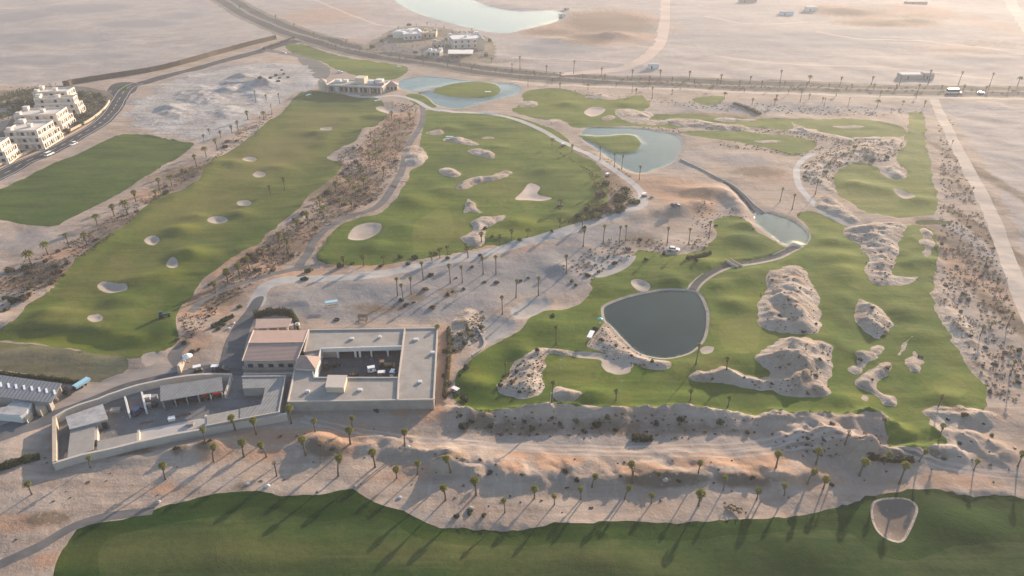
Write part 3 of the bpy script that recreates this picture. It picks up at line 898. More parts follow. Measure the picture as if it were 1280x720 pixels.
for q in (  # orange soil
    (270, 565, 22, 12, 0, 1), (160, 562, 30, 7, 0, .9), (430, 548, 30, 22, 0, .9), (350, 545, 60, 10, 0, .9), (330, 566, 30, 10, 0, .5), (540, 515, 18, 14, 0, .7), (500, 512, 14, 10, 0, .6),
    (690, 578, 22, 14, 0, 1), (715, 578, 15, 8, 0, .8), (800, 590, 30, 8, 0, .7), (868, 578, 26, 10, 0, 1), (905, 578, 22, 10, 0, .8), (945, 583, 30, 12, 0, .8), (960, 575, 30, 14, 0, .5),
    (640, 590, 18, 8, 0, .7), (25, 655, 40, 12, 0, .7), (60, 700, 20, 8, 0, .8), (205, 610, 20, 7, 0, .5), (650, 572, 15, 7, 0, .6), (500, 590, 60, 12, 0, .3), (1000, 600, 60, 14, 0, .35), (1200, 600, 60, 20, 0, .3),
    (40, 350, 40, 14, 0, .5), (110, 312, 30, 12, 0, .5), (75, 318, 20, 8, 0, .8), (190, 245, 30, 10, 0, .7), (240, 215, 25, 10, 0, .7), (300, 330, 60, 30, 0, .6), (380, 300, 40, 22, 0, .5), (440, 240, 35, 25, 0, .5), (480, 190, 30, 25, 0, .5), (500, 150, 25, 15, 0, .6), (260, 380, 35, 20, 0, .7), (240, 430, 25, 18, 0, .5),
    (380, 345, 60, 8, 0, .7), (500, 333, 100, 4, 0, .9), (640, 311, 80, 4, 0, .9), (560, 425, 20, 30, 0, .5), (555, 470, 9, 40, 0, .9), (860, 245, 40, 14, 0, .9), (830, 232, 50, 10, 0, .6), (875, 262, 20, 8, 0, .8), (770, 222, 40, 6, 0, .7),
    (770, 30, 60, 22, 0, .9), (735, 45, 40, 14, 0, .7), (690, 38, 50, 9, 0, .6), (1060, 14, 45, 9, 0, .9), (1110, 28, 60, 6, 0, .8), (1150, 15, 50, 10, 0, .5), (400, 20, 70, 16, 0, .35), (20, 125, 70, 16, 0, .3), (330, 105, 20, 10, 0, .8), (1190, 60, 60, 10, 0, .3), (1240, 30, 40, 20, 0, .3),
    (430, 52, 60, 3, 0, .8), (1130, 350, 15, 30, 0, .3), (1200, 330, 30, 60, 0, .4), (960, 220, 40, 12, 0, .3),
    # grey; the wide flat patch paints in the dune bank's shade
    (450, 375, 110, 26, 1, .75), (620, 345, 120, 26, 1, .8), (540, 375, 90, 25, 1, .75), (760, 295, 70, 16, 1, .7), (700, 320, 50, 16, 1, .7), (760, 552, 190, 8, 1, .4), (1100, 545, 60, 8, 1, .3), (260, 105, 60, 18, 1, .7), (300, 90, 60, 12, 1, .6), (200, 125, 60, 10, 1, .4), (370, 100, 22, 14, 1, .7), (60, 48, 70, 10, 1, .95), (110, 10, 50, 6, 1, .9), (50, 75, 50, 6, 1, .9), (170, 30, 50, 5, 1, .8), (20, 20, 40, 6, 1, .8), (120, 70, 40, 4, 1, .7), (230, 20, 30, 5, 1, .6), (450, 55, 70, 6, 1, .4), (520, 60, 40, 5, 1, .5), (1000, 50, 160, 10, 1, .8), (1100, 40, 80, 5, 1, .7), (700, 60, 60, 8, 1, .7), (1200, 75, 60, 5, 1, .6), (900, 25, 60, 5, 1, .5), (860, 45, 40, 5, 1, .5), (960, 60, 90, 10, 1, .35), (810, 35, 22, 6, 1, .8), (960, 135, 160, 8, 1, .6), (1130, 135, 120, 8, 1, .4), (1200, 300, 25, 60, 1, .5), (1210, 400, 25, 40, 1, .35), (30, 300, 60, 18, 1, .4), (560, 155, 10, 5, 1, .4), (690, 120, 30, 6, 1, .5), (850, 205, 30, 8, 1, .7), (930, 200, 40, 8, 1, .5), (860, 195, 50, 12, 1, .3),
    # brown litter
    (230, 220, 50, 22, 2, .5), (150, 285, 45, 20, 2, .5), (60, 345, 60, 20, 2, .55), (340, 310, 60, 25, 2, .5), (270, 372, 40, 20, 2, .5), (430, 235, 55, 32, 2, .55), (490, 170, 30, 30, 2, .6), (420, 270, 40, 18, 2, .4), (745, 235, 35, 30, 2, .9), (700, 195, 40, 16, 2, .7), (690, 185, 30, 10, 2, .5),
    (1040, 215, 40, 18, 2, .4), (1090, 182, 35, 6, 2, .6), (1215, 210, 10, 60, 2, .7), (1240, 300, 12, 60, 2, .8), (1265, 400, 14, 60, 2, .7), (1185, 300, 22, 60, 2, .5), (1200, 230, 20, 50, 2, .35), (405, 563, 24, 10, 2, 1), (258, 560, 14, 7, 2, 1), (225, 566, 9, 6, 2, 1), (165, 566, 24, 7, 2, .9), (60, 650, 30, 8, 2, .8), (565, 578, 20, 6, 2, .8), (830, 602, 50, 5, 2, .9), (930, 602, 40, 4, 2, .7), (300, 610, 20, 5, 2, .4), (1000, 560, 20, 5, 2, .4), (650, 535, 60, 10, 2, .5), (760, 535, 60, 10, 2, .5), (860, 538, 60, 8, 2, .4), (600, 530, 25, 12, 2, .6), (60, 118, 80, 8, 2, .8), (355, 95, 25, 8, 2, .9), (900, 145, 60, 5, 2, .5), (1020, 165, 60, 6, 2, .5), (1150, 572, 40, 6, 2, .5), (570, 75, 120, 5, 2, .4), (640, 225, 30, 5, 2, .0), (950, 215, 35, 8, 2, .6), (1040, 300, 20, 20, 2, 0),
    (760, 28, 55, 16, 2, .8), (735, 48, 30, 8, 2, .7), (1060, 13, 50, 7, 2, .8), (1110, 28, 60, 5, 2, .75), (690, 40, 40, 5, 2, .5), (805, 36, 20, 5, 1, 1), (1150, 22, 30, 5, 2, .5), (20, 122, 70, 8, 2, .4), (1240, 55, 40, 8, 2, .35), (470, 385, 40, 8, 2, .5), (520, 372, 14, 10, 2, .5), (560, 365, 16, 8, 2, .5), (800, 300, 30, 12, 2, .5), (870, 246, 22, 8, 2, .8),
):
    tone_patch(*q)
ground_tone = SOIL.copy()
SOIL[:] = 0
for q in (  # worn and deep green turf, and painted sunlight
    (340, 190, 60, 40, 0, .8), (250, 260, 70, 40, 0, .55), (400, 150, 45, 20, 0, .7), (140, 340, 60, 30, 0, .45), (90, 400, 70, 20, 0, .3), (560, 290, 40, 20, 0, .4), (620, 230, 50, 20, 0, .4), (1080, 250, 40, 15, 0, .3), (930, 415, 30, 25, 0, .35), (880, 455, 40, 10, 0, .4), (240, 690, 200, 25, 0, .35), (560, 690, 150, 20, 0, .3), (700, 700, 150, 20, 0, .25),
    (430, 125, 50, 12, 1, .7), (390, 118, 40, 6, 1, .8), (560, 205, 40, 15, 1, .7), (690, 230, 40, 20, 1, .6), (710, 265, 30, 14, 1, .6), (445, 310, 30, 20, 1, .6), (300, 300, 60, 25, 1, .35), (200, 420, 40, 20, 1, .9), (230, 372, 25, 20, 1, .5), (490, 318, 20, 12, 1, .6), (700, 400, 40, 20, 1, .35), (940, 300, 25, 20, 1, .7), (1100, 430, 25, 30, 1, .3), (1060, 400, 25, 30, 1, .3), (910, 500, 70, 12, 1, .6), (650, 500, 60, 10, 1, .7), (1200, 650, 60, 15, 1, .7), (1060, 700, 90, 20, 1, .4), (400, 660, 80, 20, 1, .3), (100, 270, 90, 10, 1, .6),
    (100, 427, 120, 8, 2, .8), (240, 325, 28, 8, 2, .7), (200, 350, 35, 8, 2, .4), (230, 288, 30, 6, 2, .5), (530, 255, 40, 10, 2, .4), (650, 285, 40, 14, 2, .6), (720, 125, 70, 14, 2, .5), (790, 125, 25, 8, 2, .6), (880, 320, 50, 14, 2, .4), (1050, 275, 25, 8, 2, .7), (1060, 330, 25, 30, 2, .4), (1150, 240, 20, 40, 2, .35), (1090, 500, 40, 10, 2, .4), (1130, 545, 20, 8, 2, .7), (600, 470, 18, 14, 2, .5), (1145, 155, 12, 15, 2, .5), (760, 378, 60, 14, 2, .3), (940, 370, 40, 16, 2, .3), (450, 80, 60, 8, 2, .3), (580, 113, 40, 6, 2, .4), (1060, 150, 90, 6, 2, .3),  # yellow: sunlit range strip and knoll slopes painted into the turf
):
    tone_patch(*q)
turf_tone = SOIL


def mesh_from(name, vs, fs, mat, normals=None, attr=None, smooth=True):
    me = bpy.data.meshes.new(name)
    me.vertices.add(len(vs))
    me.vertices.foreach_set("co", np.asarray(vs, np.float32).ravel())
    n = len(fs)
    me.loops.add(n * 3)
    me.loops.foreach_set("vertex_index", np.asarray(fs, np.int32).ravel())
    me.polygons.add(n)
    me.polygons.foreach_set("loop_start", np.arange(0, n * 3, 3, dtype=np.int32))
    me.polygons.foreach_set("loop_total", np.full(n, 3, np.int32))
    me.polygons.foreach_set("use_smooth", np.full(n, smooth, bool))
    me.update(calc_edges=True)
    if attr is not None:
        ca = me.color_attributes.new("soil", "FLOAT_COLOR", "POINT")
        ca.data.foreach_set("color", np.column_stack([attr, np.ones(len(vs))]).astype(np.float32).ravel())
    if normals is not None:
        me.normals_split_custom_set_from_vertices([tuple(x) for x in normals])
    me.materials.append(M[mat])
    return me


def add_layer(i, name, mat):
    f = FC[cls == i]
    if not len(f):
        return
    idx, inv = np.unique(f, return_inverse=True)
    inv = inv.reshape(-1, 3)
    attr = (turf_tone if mat in GRASS else ground_tone)[idx]
    me = mesh_from(name, V3[idx], inv, mat, VN[idx], attr)
    o = bpy.data.objects.new(name, me)
    o["kind"] = "structure"
    COL.objects.link(o)


add_layer(-1, "ground", "ground")
for i, L in enumerate(LAYERS):
    add_layer(i, L["name"], L["mat"])
print("layers", round(time.perf_counter() - T0, 1))
# ------------------------------------------------------------------ mesh helpers
class MB:
    def __init__(self):
        self.v, self.f = [], []

    def poly(self, ps):
        b = len(self.v)
        self.v += [tuple(p) for p in ps]
        self.f.append(tuple(range(b, b + len(ps))))
        return self

    def hull(self, lower, upper):
        """Closed body between two rings of equally many points."""
        b, n = len(self.v), len(lower)
        self.v += [tuple(p) for p in lower] + [tuple(p) for p in upper]
        ar = sum(lower[i][0] * lower[(i + 1) % n][1] - lower[(i + 1) % n][0] * lower[i][1] for i in range(n))
        fs = [tuple(range(b + n - 1, b - 1, -1)), tuple(range(b + n, b + 2 * n))]
        fs += [(b + i, b + (i + 1) % n, b + n + (i + 1) % n, b + n + i) for i in range(n)]
        if ar < 0:
            fs = [q[::-1] for q in fs]
        self.f += fs
        return self

    def prism(self, pts2, z0, z1):
        return self.hull([(p[0], p[1], z0) for p in pts2], [(p[0], p[1], z1) for p in pts2])

    def box(self, cx, cy, z0, sx, sy, sz, rot=0.0, taper=1.0):
        c, s = math.cos(rot), math.sin(rot)
        q = [(-sx / 2, -sy / 2), (sx / 2, -sy / 2), (sx / 2, sy / 2), (-sx / 2, sy / 2)]
        lo = [(cx + x * c - y * s, cy + x * s + y * c, z0) for x, y in q]
        hi = [(cx + (x * c - y * s) * taper, cy + (x * s + y * c) * taper, z0 + sz) for x, y in q]
        return self.hull(lo, hi)

    def tube(self, pts, rad, n=7):
        b = len(self.v)
        for i, (p, r) in enumerate(zip(pts, rad)):
            p = Vector(p)
            d = (Vector(pts[min(i + 1, len(pts) - 1)]) - Vector(pts[max(i - 1, 0)])).normalized()
            a = d.orthogonal().normalized()
            c = d.cross(a)
            self.v += [tuple(p + r * (math.cos(2 * PI * k / n) * a + math.sin(2 * PI * k / n) * c)) for k in range(n)]
        for i in range(len(pts) - 1):
            for k in range(n):
                self.f.append((b + i * n + k, b + i * n + (k + 1) % n, b + (i + 1) * n + (k + 1) % n, b + (i + 1) * n + k))
        self.f.append(tuple(range(b + n - 1, b - 1, -1)))
        e = b + (len(pts) - 1) * n
        self.f.append(tuple(range(e, e + n)))
        return self

    def build(self, name, mat, parent=None, origin=None, smooth=False):
        me = bpy.data.meshes.new(name)
        o_ = Vector((0, 0, 0))
        if origin is not None:
            o_ = Vector(origin)
        elif parent is not None and parent.get("world"):
            p = parent
            while p is not None:
                o_ += p.location
                p = p.parent
        me.from_pydata([(a_ - o_.x, b_ - o_.y, c_ - o_.z) for a_, b_, c_ in self.v], [], self.f)
        me.materials.append(M[mat])
        if smooth:
            me.polygons.foreach_set("use_smooth", [True] * len(me.polygons))
        o = bpy.data.objects.new(name, me)
        COL.objects.link(o)
        if parent is not None:
            o.parent = parent
            if parent.get("world"):
                o["world"] = 1
        elif origin is not None:
            o.location = origin
        return o


def tag(o, label, cat, group=None):
    o["label"], o["category"] = label, cat
    if group:
        o["group"] = group
    return o


def thing(name, label, cat, loc, rz=0.0, group=None, world=False):
    o = bpy.data.objects.new(name, None)
    COL.objects.link(o)
    o.location = loc
    o.rotation_euler = (0, 0, rz)
    if world:
        o["world"] = 1
    return tag(o, label, cat, group)


KIDS = {}


def dup(root, loc, rz, sc, label, group=None):
    r_ = root.copy()
    COL.objects.link(r_)
    r_.location, r_.rotation_euler, r_.scale = loc, (0, 0, rz), (sc, sc, sc)
    tag(r_, label, root["category"], group or root.get("group"))
    for ch in KIDS[root.name]:
        c = ch.copy()
        COL.objects.link(c)
        c.parent = r_
        for g in KIDS.get(ch.name, ()):
            d = g.copy()
            COL.objects.link(d)
            d.parent = c
    return r_


ORD = ("first second third fourth fifth sixth seventh eighth ninth tenth eleventh twelfth thirteenth fourteenth fifteenth sixteenth seventeenth "
       "eighteenth nineteenth").split()
TENS = {2: "twent", 3: "thirt", 4: "fort", 5: "fift", 6: "sixt", 7: "sevent", 8: "eight", 9: "ninet"}


def nth(i):
    i += 1
    if i < 20:
        return ORD[i - 1]
    t, u_ = divmod(i, 10)
    return TENS[t] + "ieth" if u_ == 0 else TENS[t] + "y-" + ORD[u_ - 1]


# ------------------------------------------------------------------ palms
def blade(mb, p, d, L, wd, droop, side):
    """One narrow frond segment bending down."""
    a = p
    m = p + d * (L * .55) + Vector((0, 0, -droop * L * .15))
    e = p + d * L + Vector((0, 0, -droop * L * .6))
    s_ = side * wd
    b = len(mb.v)
    mb.v += [tuple(a - s_ * .4), tuple(a + s_ * .4), tuple(m + s_), tuple(m - s_), tuple(e)]
    mb.f += [(b, b + 1, b + 2, b + 3), (b + 3, b + 2, b + 4)]


def fan(mb, base, az, el, pet, rad, r_):
    d = Vector((math.cos(az) * math.cos(el), math.sin(az) * math.cos(el), math.sin(el)))
    side = d.cross(Vector((0, 0, 1))).normalized()
    up = side.cross(d)
    tip = base + d * pet + Vector((0, 0, -.08 * pet))
    b = len(mb.v)
    mb.v += [tuple(base - side * .04), tuple(base + side * .04), tuple(tip + side * .03), tuple(tip - side * .03)]
    mb.f.append((b, b + 1, b + 2, b + 3))
    for k in range(7):
        t = (k - 3) / 3 * 1.25
        dd = (d * math.cos(t) + side * math.sin(t) + up * .12 * math.cos(2 * t)).normalized()
        sd_ = dd.cross(up).normalized()
        blade(mb, tip, dd, rad * (1 - .18 * abs(t)) * r_.uniform(.85, 1.1), rad * .10, .75, sd_)


def make_palm(name, H, lean, crown, seed, skirt, cat="palm", feather=False):
    r_ = random.Random(seed)
    root = thing(name, "palm", cat, (0, 0, 0))
    az = r_.uniform(0, 2 * PI)
    dx, dy = math.cos(az) * lean, math.sin(az) * lean
    ptz = [(dx * t * t, dy * t * t, H * t - .3 * (t == 0)) for t in (0, .12, .35, .6, .82, 1)]
    kids = [MB().tube(ptz, [.33, .24, .19, .17, .17, .2], 8).build("trunk", "trunk", root, smooth=True)]
    top = Vector(ptz[-1])
    mb = MB()
    for k in range(30):
        a_ = k * 2.399 + r_.uniform(-.2, .2)
        el = R(78 - 92 * (k / 29) ** .9) + r_.uniform(-.1, .1)
        if feather:
            d = Vector((math.cos(a_) * math.cos(el), math.sin(a_) * math.cos(el), math.sin(el)))
            sd_ = d.cross(Vector((0, 0, 1))).normalized()
            prev = top
            L = crown * r_.uniform(.85, 1.1)
            for q in range(5):
                t = (q + 1) / 5
                p = top + d * L * t + Vector((0, 0, -L * .55 * t * t))
                for s_ in (-1, 1):
                    b = len(mb.v)
                    w_ = .28 * crown * (1 - .5 * abs(t - .4)) * (.5 if q == 4 else 1)
                    mb.v += [tuple(prev), tuple(p), tuple(p + s_ * sd_ * w_ * .7 - Vector((0, 0, .12 * crown))), tuple(prev + s_ * sd_ * w_ * .5 - Vector((0, 0, .08 * crown)))]
                    mb.f.append((b, b + 1, b + 2, b + 3))
                prev = p
        else:
            fan(mb, top + Vector((0, 0, .05)), a_, el, crown * .42, crown * .62, r_)
    kids.append(mb.build("crown", "frond", root))
    if skirt:
        mb = MB()
        for k in range(22):
            a_ = k * 2.399
            el = R(-45 - 40 * r_.random())
            fan(mb, top + Vector((0, 0, -.15 - skirt * .5 * r_.random())), a_, el, crown * .3, crown * .38, r_)
        kids.append(mb.build("dead_fronds", "frond_dead", root))
    KIDS[root.name] = kids
    return root


PALMS = [  # (kind words, prototype builder)
    ("sturdy fan palm", lambda: make_palm("fan_palm", 4.6, .25, 1.2, 3, 1.3)),
    ("short bushy fan palm", lambda: make_palm("fan_palm", 3.8, .1, 1.35, 9, 1.1)),
    ("slightly leaning fan palm", lambda: make_palm("fan_palm", 5.0, .9, 1.15, 17, 1.4)),
    ("tall slender fan palm", lambda: make_palm("fan_palm", 7.4, .3, 1.0, 23, .9)),
    ("feathery date palm", lambda: make_palm("date_palm", 4.4, .2, 1.8, 31, 0, "palm", True)),
]
PROTO, USED = {}, set()


def palm(kind, p, rz, sc, label, group):
    if kind not in PROTO:
        PROTO[kind] = PALMS[kind][1]()
        o = PROTO[kind]
        o.location, o.rotation_euler, o.scale = p, (0, 0, rz), (sc,) * 3
        return tag(o, label, "palm", group)
    return dup(PROTO[kind], p, rz, sc, label, group)


def palm_row(spots, kinds, where, group, sc=1.0, jit=.12, seed=1, along="from the left"):
    r_ = random.Random(seed)
    spots = sorted(spots)
    for i, q in enumerate(spots):
        k = kinds[r_.randrange(len(kinds))]
        s_ = sc * (1 + r_.uniform(-jit, jit)) * (q[2] if len(q) > 2 else 1)
        p = at(q[0], q[1])
        palm(k, (p.x, p.y, p.z - .05), r_.uniform(0, 6.28), s_, f"{PALMS[k][0]}, {nth(i)} {along} {where}", group)


FG = px("40,618 113,585 207,599 294,538 320,543 364,529 256,551 394,540 305,571 333,571 382,569 267,577 423,595 440,535 438,555 469,584 496,598 522,593 506,555 563,590 595,619 557,625 631,641 668,623 693,631 726,624 740,609 781,624 814,629 790,602 873,591 873,632 904,613 946,624 970,584 980,620 1020,580 1009,605 1029,611 1074,595 1124,605 1217,588 1272,583 1105,580 1149,577")
palm_row(FG, (0, 0, 1, 2, 2), "of the palms on sand above dark fairway", "palms scattered on the sand above the dark fairway", .9, .24, 5)
palm_row(px("529,350 563,354 578,353 604,343 620,343 497,370 504,376 514,368 628,393 645,372 673,369 708,342 729,308 754,303 774,304 782,301 834,304 861,304 886,298"), (3,), "of the slender palms on grey gravel lot", "slender palms standing on the grey gravel lot", .92, .1, 6)
palm_row(px("650,88 683,91 717,92 752,94 790,97 825,99 861,100 901,104 937,105 975,104 1011,104 1050,106 1089,106 1124,106 1160,105 1198,106 1237,107 1272,107"), (0, 3, 4), "of the row along far side of highway", "palms along the far side of the highway", 1.22, .12, 7)
palm_row(px("393,47 368,35 345,24 420,62 450,66 500,76 530,82 560,85 590,90 620,93 300,12"), (1, 4), "of the palms along bending stretch of highway", "palms along the bending stretch of the highway", .9, .15, 8)
palm_row(px("660,108 700,111 735,112 790,116 815,124 840,118 905,124 940,131 968,132 970,126 1011,124 1028,128 1030,133 1060,133 1096,134 1128,132 1155,134 795,118 1000,128"), (1, 3, 4), "of the palms below frontage track", "palms below the frontage dirt track", .85, .2, 9)
palm_row(px("768,209 777,212 799,225 750,200 975,252 990,262 1019,243"), (3,), "of the thin palms beside upper ponds", "thin palms beside the upper ponds", .95, .1, 10)
palm_row(px("338,242 356,237 196,248 109,306 86,306 122,282 143,270 160,268 60,318 40,332 170,252 230,222 246,208 215,232 200,238 258,196 272,188 310,150 298,164 330,150"), (0, 4, 1), "of the palms along practice field sand belt", "palms in the sand belt beside the practice field", 1.15, .2, 11)
palm_row(px("255,176 276,172 290,166 262,168 320,128 340,142 333,125 350,130"), (3, 1), "of the palms on pale sand above range", "palms on the pale sand above the range", .9, .2, 12)
palm_row(px("400,258 414,250 438,232 452,222 437,234 470,205 470,188 462,200 425,260 445,246 480,176 500,160 490,150 512,150 373,290 350,310 330,322 360,316 300,345 285,352 312,338 270,366 420,240 455,236 480,220 464,176 495,186 440,262 405,272 385,280"), (0, 1, 1, 4), "of the palms in belt between both fairways", "palms in the sand belt between the two fairways", 1.1, .2, 13)
palm_row(px("430,333 455,332 480,331 540,326 550,322 585,322 602,302 625,305 640,298 660,296 700,284 728,282 745,276 560,318 700,262 735,262 745,240 715,190 690,182"), (1, 4, 1), "of the palms edging middle fairway", "palms edging the middle fairway", .9, .2, 14)
palm_row(px("632,470 695,430 770,500 910,508 863,500 908,462 690,503 1173,508 1175,545 1225,420 870,455 1258,410 1262,470"), (3, 0), "of the lone palms around round pond course", "lone palms on the course around the round pond", .8, .15, 15)
palm_row(px("498,38 521,38 534,33 545,37 555,38 565,45 590,41 605,50 615,78 640,85 488,48 528,70 500,60 555,72 575,82"), (1, 3), "of the palms around lakeside villas", "palms around the white lakeside villas", .85, .15, 16)
palm_row([(547, 422)], (0,), "standing at far right corner of courtyard building", "palm at the courtyard building", .9, 0, 17, "and only palm")
palm_row(px("1195,205 1215,240 1210,275 1232,330 1245,360 1238,410 1262,440 1190,180 1200,300"), (1,), "of the low palms along straight dirt track", "low palms along the straight dirt track", .6, .2, 18)
med = px("640,93 668,95 700,97 728,98.5 756,100 784,101 812,102.5 840,103.5 868,105 896,106 924,107.5 952,108.5 980,109 1008,109.8 1036,110.5 1064,111 1092,111.5 1120,112 1148,112.5 1176,113 1204,113.5 1232,114 1260,114.5")
palm_row(med, (1,), "of the small palms on highway median", "small palms on the highway median", .85, .15, 19)
palm_row(px("650,101 690,105 730,107 770,109 810,111 850,112 890,114 930,116 985,118 1045,120 1100,121 1145,122"), (1, 4), "of the small palms along frontage track's edge", "small palms along the edge of the frontage track", .85, .15, 20)


def trunk_post(u, v, label):
    p = at(u, v)
    o = thing("bare_palm", label, "palm", p, 0, None)
    MB().tube([(0, 0, -.2), (.05, 0, 2.2), (.1, 0, 4.4)], [.22, .16, .13], 7).build("trunk", "trunk", o, smooth=True)
    mb = MB()
    r_ = random.Random(int(u))
    for k in range(9):
        fan(mb, Vector((.1, 0, 4.4)), k * 2.4, R(60 - 12 * k), .3, .4, r_)
    mb.build("crown", "frond_dead", o)


trunk_post(346, 595, "bare thin palm trunk with hardly any fronds on foreground sand")
trunk_post(506, 558, "dark bare trunk beside the shaded hollow below courtyard building")
trunk_post(1056, 556, "bare leaning trunk on the crest of small shaded dune")
trunk_post(790, 604, "dead dark trunk at the edge of long sand ledge")

# ------------------------------------------------------------------ shrubs
SHRUB = {}


def make_shrub(mat, seed, n=150, rx=1.0, h=1.0, leaf=.17):
    r_ = random.Random(seed)
    mb = MB()
    lob = [(r_.uniform(-.45, .45) * rx, r_.uniform(-.45, .45) * rx, r_.uniform(.3, .6) * h, r_.uniform(.35, .62) * rx) for _ in range(6)]
    for _ in range(n):
        x, y, z, q = lob[r_.randrange(6)]
        d = Vector((r_.gauss(0, 1), r_.gauss(0, 1), r_.gauss(0, 1))).normalized()
        p = Vector((x, y, z)) + d * q * r_.uniform(.55, 1.08)
        p.z = max(p.z * (h / rx if h < rx else 1), .02)
        a_ = (d + Vector((r_.gauss(0, .5), r_.gauss(0, .5), r_.gauss(0, .5) + .2))).normalized()
        s_ = a_.orthogonal().normalized()
        t_ = a_.cross(s_)
        L = leaf * r_.uniform(.7, 1.5)
        mb.poly([p - s_ * L, p + t_ * L * .8, p + s_ * L, p - t_ * L * .8])
    for k in range(5):
        a_ = k * 1.3
        mb.tube([(0, 0, -.15), (math.cos(a_) * .35 * rx, math.sin(a_) * .35 * rx, .6 * h)], [.05, .02], 4)
    me = mb.build("shrub", mat)
    return me


SPROTO = {}
SWORD = {"bush_green": "green leafy bush", "bush_dark": "dark dense bush", "bush_brown": "brown dry bush", "bush_olive": "olive scrubby bush"}
SIZE = lambda s: "small" if s < .85 else ("large" if s > 1.45 else "medium")
NSHRUB = [0]


def shrub(mat, p, s, rz, label, group, flat=1.0):
    v = rnd.randrange(3)
    key = (mat, v)
    if key not in SPROTO:
        SPROTO[key] = make_shrub(mat, hash(mat) % 7 + v * 13 + len(mat), 170 + 40 * v, 1.0, .75 + .12 * v)
        o = SPROTO[key]
    else:
        o = SPROTO[key].copy()
        COL.objects.link(o)
    o.location, o.rotation_euler = (p[0], p[1], p[2] - .05), (0, 0, rz)
    o.scale = (s * rnd.uniform(.85, 1.25), s, s * flat * rnd.uniform(.8, 1.1))
    NSHRUB[0] += 1
    return tag(o, label, "bush", group)


def shrubs(spots, mats, where, group, s0=1.0, sj=.35, seed=1, flat=1.0, along="from the left", take=None):
    r_ = random.Random(seed)
    if take and take < len(spots):
        spots = [spots[int(i * len(spots) / take)] for i in range(take)]
    for i, q in enumerate(sorted(spots)):
        m = mats[r_.randrange(len(mats))]
        s = s0 * math.exp(r_.uniform(-sj, sj)) * (q[2] if len(q) > 2 else 1)
        p = at(q[0], q[1])
        shrub(m, p, s, r_.uniform(0, 6.28), f"{SIZE(s)} {SWORD[m]}, {nth(i)} {along} {where}", group, flat)


def scatter(poly_s, n, seed, mind=3.0, avoid=True):
    """Random ground spots inside a pixel outline, off the grass and the roads."""
    g = np.random.default_rng(seed)
    poly = np.array(px(poly_s))
    lo, hi = poly.min(0), poly.max(0)
    m = n * 14
    u, v = g.uniform(lo[0], hi[0], m), g.uniform(lo[1], hi[1], m)
    k = inside(u, v, poly)
    u, v = u[k], v[k]
    b_ = -(v - 360.0) / F
    t = -CH / (-SP + b_ * CP)
    X_, Y_ = (u - 640.0) / F * t, (CP + b_ * SP) * t
    ok = np.ones(len(u), bool)
    if avoid:
        for L in LAYERS:
            if L["mat"] not in ("ground", "desert", "rock", "verge", "scrubsoil", "bunker_grey"):
                ok &= ~inside(X_, Y_, L["poly"])
    out, cells = [], {}
    for i in np.nonzero(ok)[0]:
        cx, cy = int(X_[i] // mind), int(Y_[i] // mind)
        if any((X_[i] - a_) ** 2 + (Y_[i] - c_) ** 2 < mind * mind for dx in (-1, 0, 1) for dy in (-1, 0, 1) for a_, c_ in cells.get((cx + dx, cy + dy), ())):
            continue
        cells.setdefault((cx, cy), []).append((X_[i], Y_[i]))
        out.append((float(u[i]), float(v[i])))
        if len(out) >= n:
            break
    return out


BR, DK, GR, OL = "bush_brown", "bush_dark", "bush_green", "bush_olive"
shrubs(scatter("0,345 60,318 110,292 160,262 215,222 255,200 330,140 350,145 270,200 240,234 180,262 130,300 80,345 30,378 0,392", 30, 2), (BR, DK, OL, BR), "in the sand belt beside practice field", "bushes in the sand belt beside the practice field", 1.6, .4, 21)
shrubs(scatter("225,400 260,356 330,305 400,248 430,212 420,195 450,178 480,155 490,128 522,132 515,172 495,215 470,250 400,285 375,318 330,345 280,378 235,425", 48, 3, 2.6), (BR, BR, OL, DK), "in the belt between both fairways", "bushes in the sand belt between the two fairways", 1.4, .4, 22)
shrubs(scatter("1172,150 1190,150 1225,260 1262,370 1280,470 1275,505 1240,500 1215,440 1180,390 1174,300 1175,230", 30, 4, 3.2), (BR, BR, OL, DK), "along the straight dirt track", "bushes along the straight dirt track", .8, .35, 23)
shrubs(scatter("1000,205 1100,172 1135,180 1110,202 1060,204 1040,226 1005,232", 10, 5), (BR, OL), "on scrubby ridge beside the column green", "bushes on the scrubby ridge", 1.2, .3, 24)
shrubs(scatter("690,185 740,215 790,240 795,258 745,275 700,280 725,262 748,250 738,215 700,192", 18, 6, 2.5, False), (DK, OL, BR, GR), "in thicket beside the middle fairway", "bushes in the thicket beside the middle fairway", 2.5, .35, 25)
shrubs(px("1010,548 575,520 590,527 578,533 635,537 665,538 700,531 730,540 800,546 880,540 935,541 850,524 760,522 690,524 620,521 655,528 720,527 820,530 900,530 600,538 612,534 770,538 745,531 580,500 566,516 570,485 574,470 582,460 560,480 562,465"), (DK, GR, OL), "on dune bank bordering the pond course", "bushes on the dune bank", 1.1, .35, 26, take=24)
shrubs(px("612,592 652,594 707,590 525,524 470,514 415,562 400,557 275,553 220,561 262,551 600,575 872,594 825,593 848,602 1040,606 988,548 1008,556 1030,551 1055,566 1020,565 1110,574 1130,575 1155,577 1180,574 1200,555 1240,545 1262,546 1230,530 1205,520 1185,525 196,631 587,640 605,645 570,645 645,634 720,600 940,598 1090,572"), (DK, OL, BR, GR), "of the lone bushes on foreground sand", "lone bushes on the foreground sand", .8, .35, 27, take=28)
shrubs(px("630,470 640,478 636,488 650,490 655,460 662,470 668,448 645,465 626,482 660,485 672,438 700,492 745,412 760,420 752,425 790,445 800,446 815,452 825,456 770,432 738,428"), (DK, OL, GR), "on the rocky mounds left of round pond", "bushes on the mounds beside the round pond", .85, .3, 28, take=12)
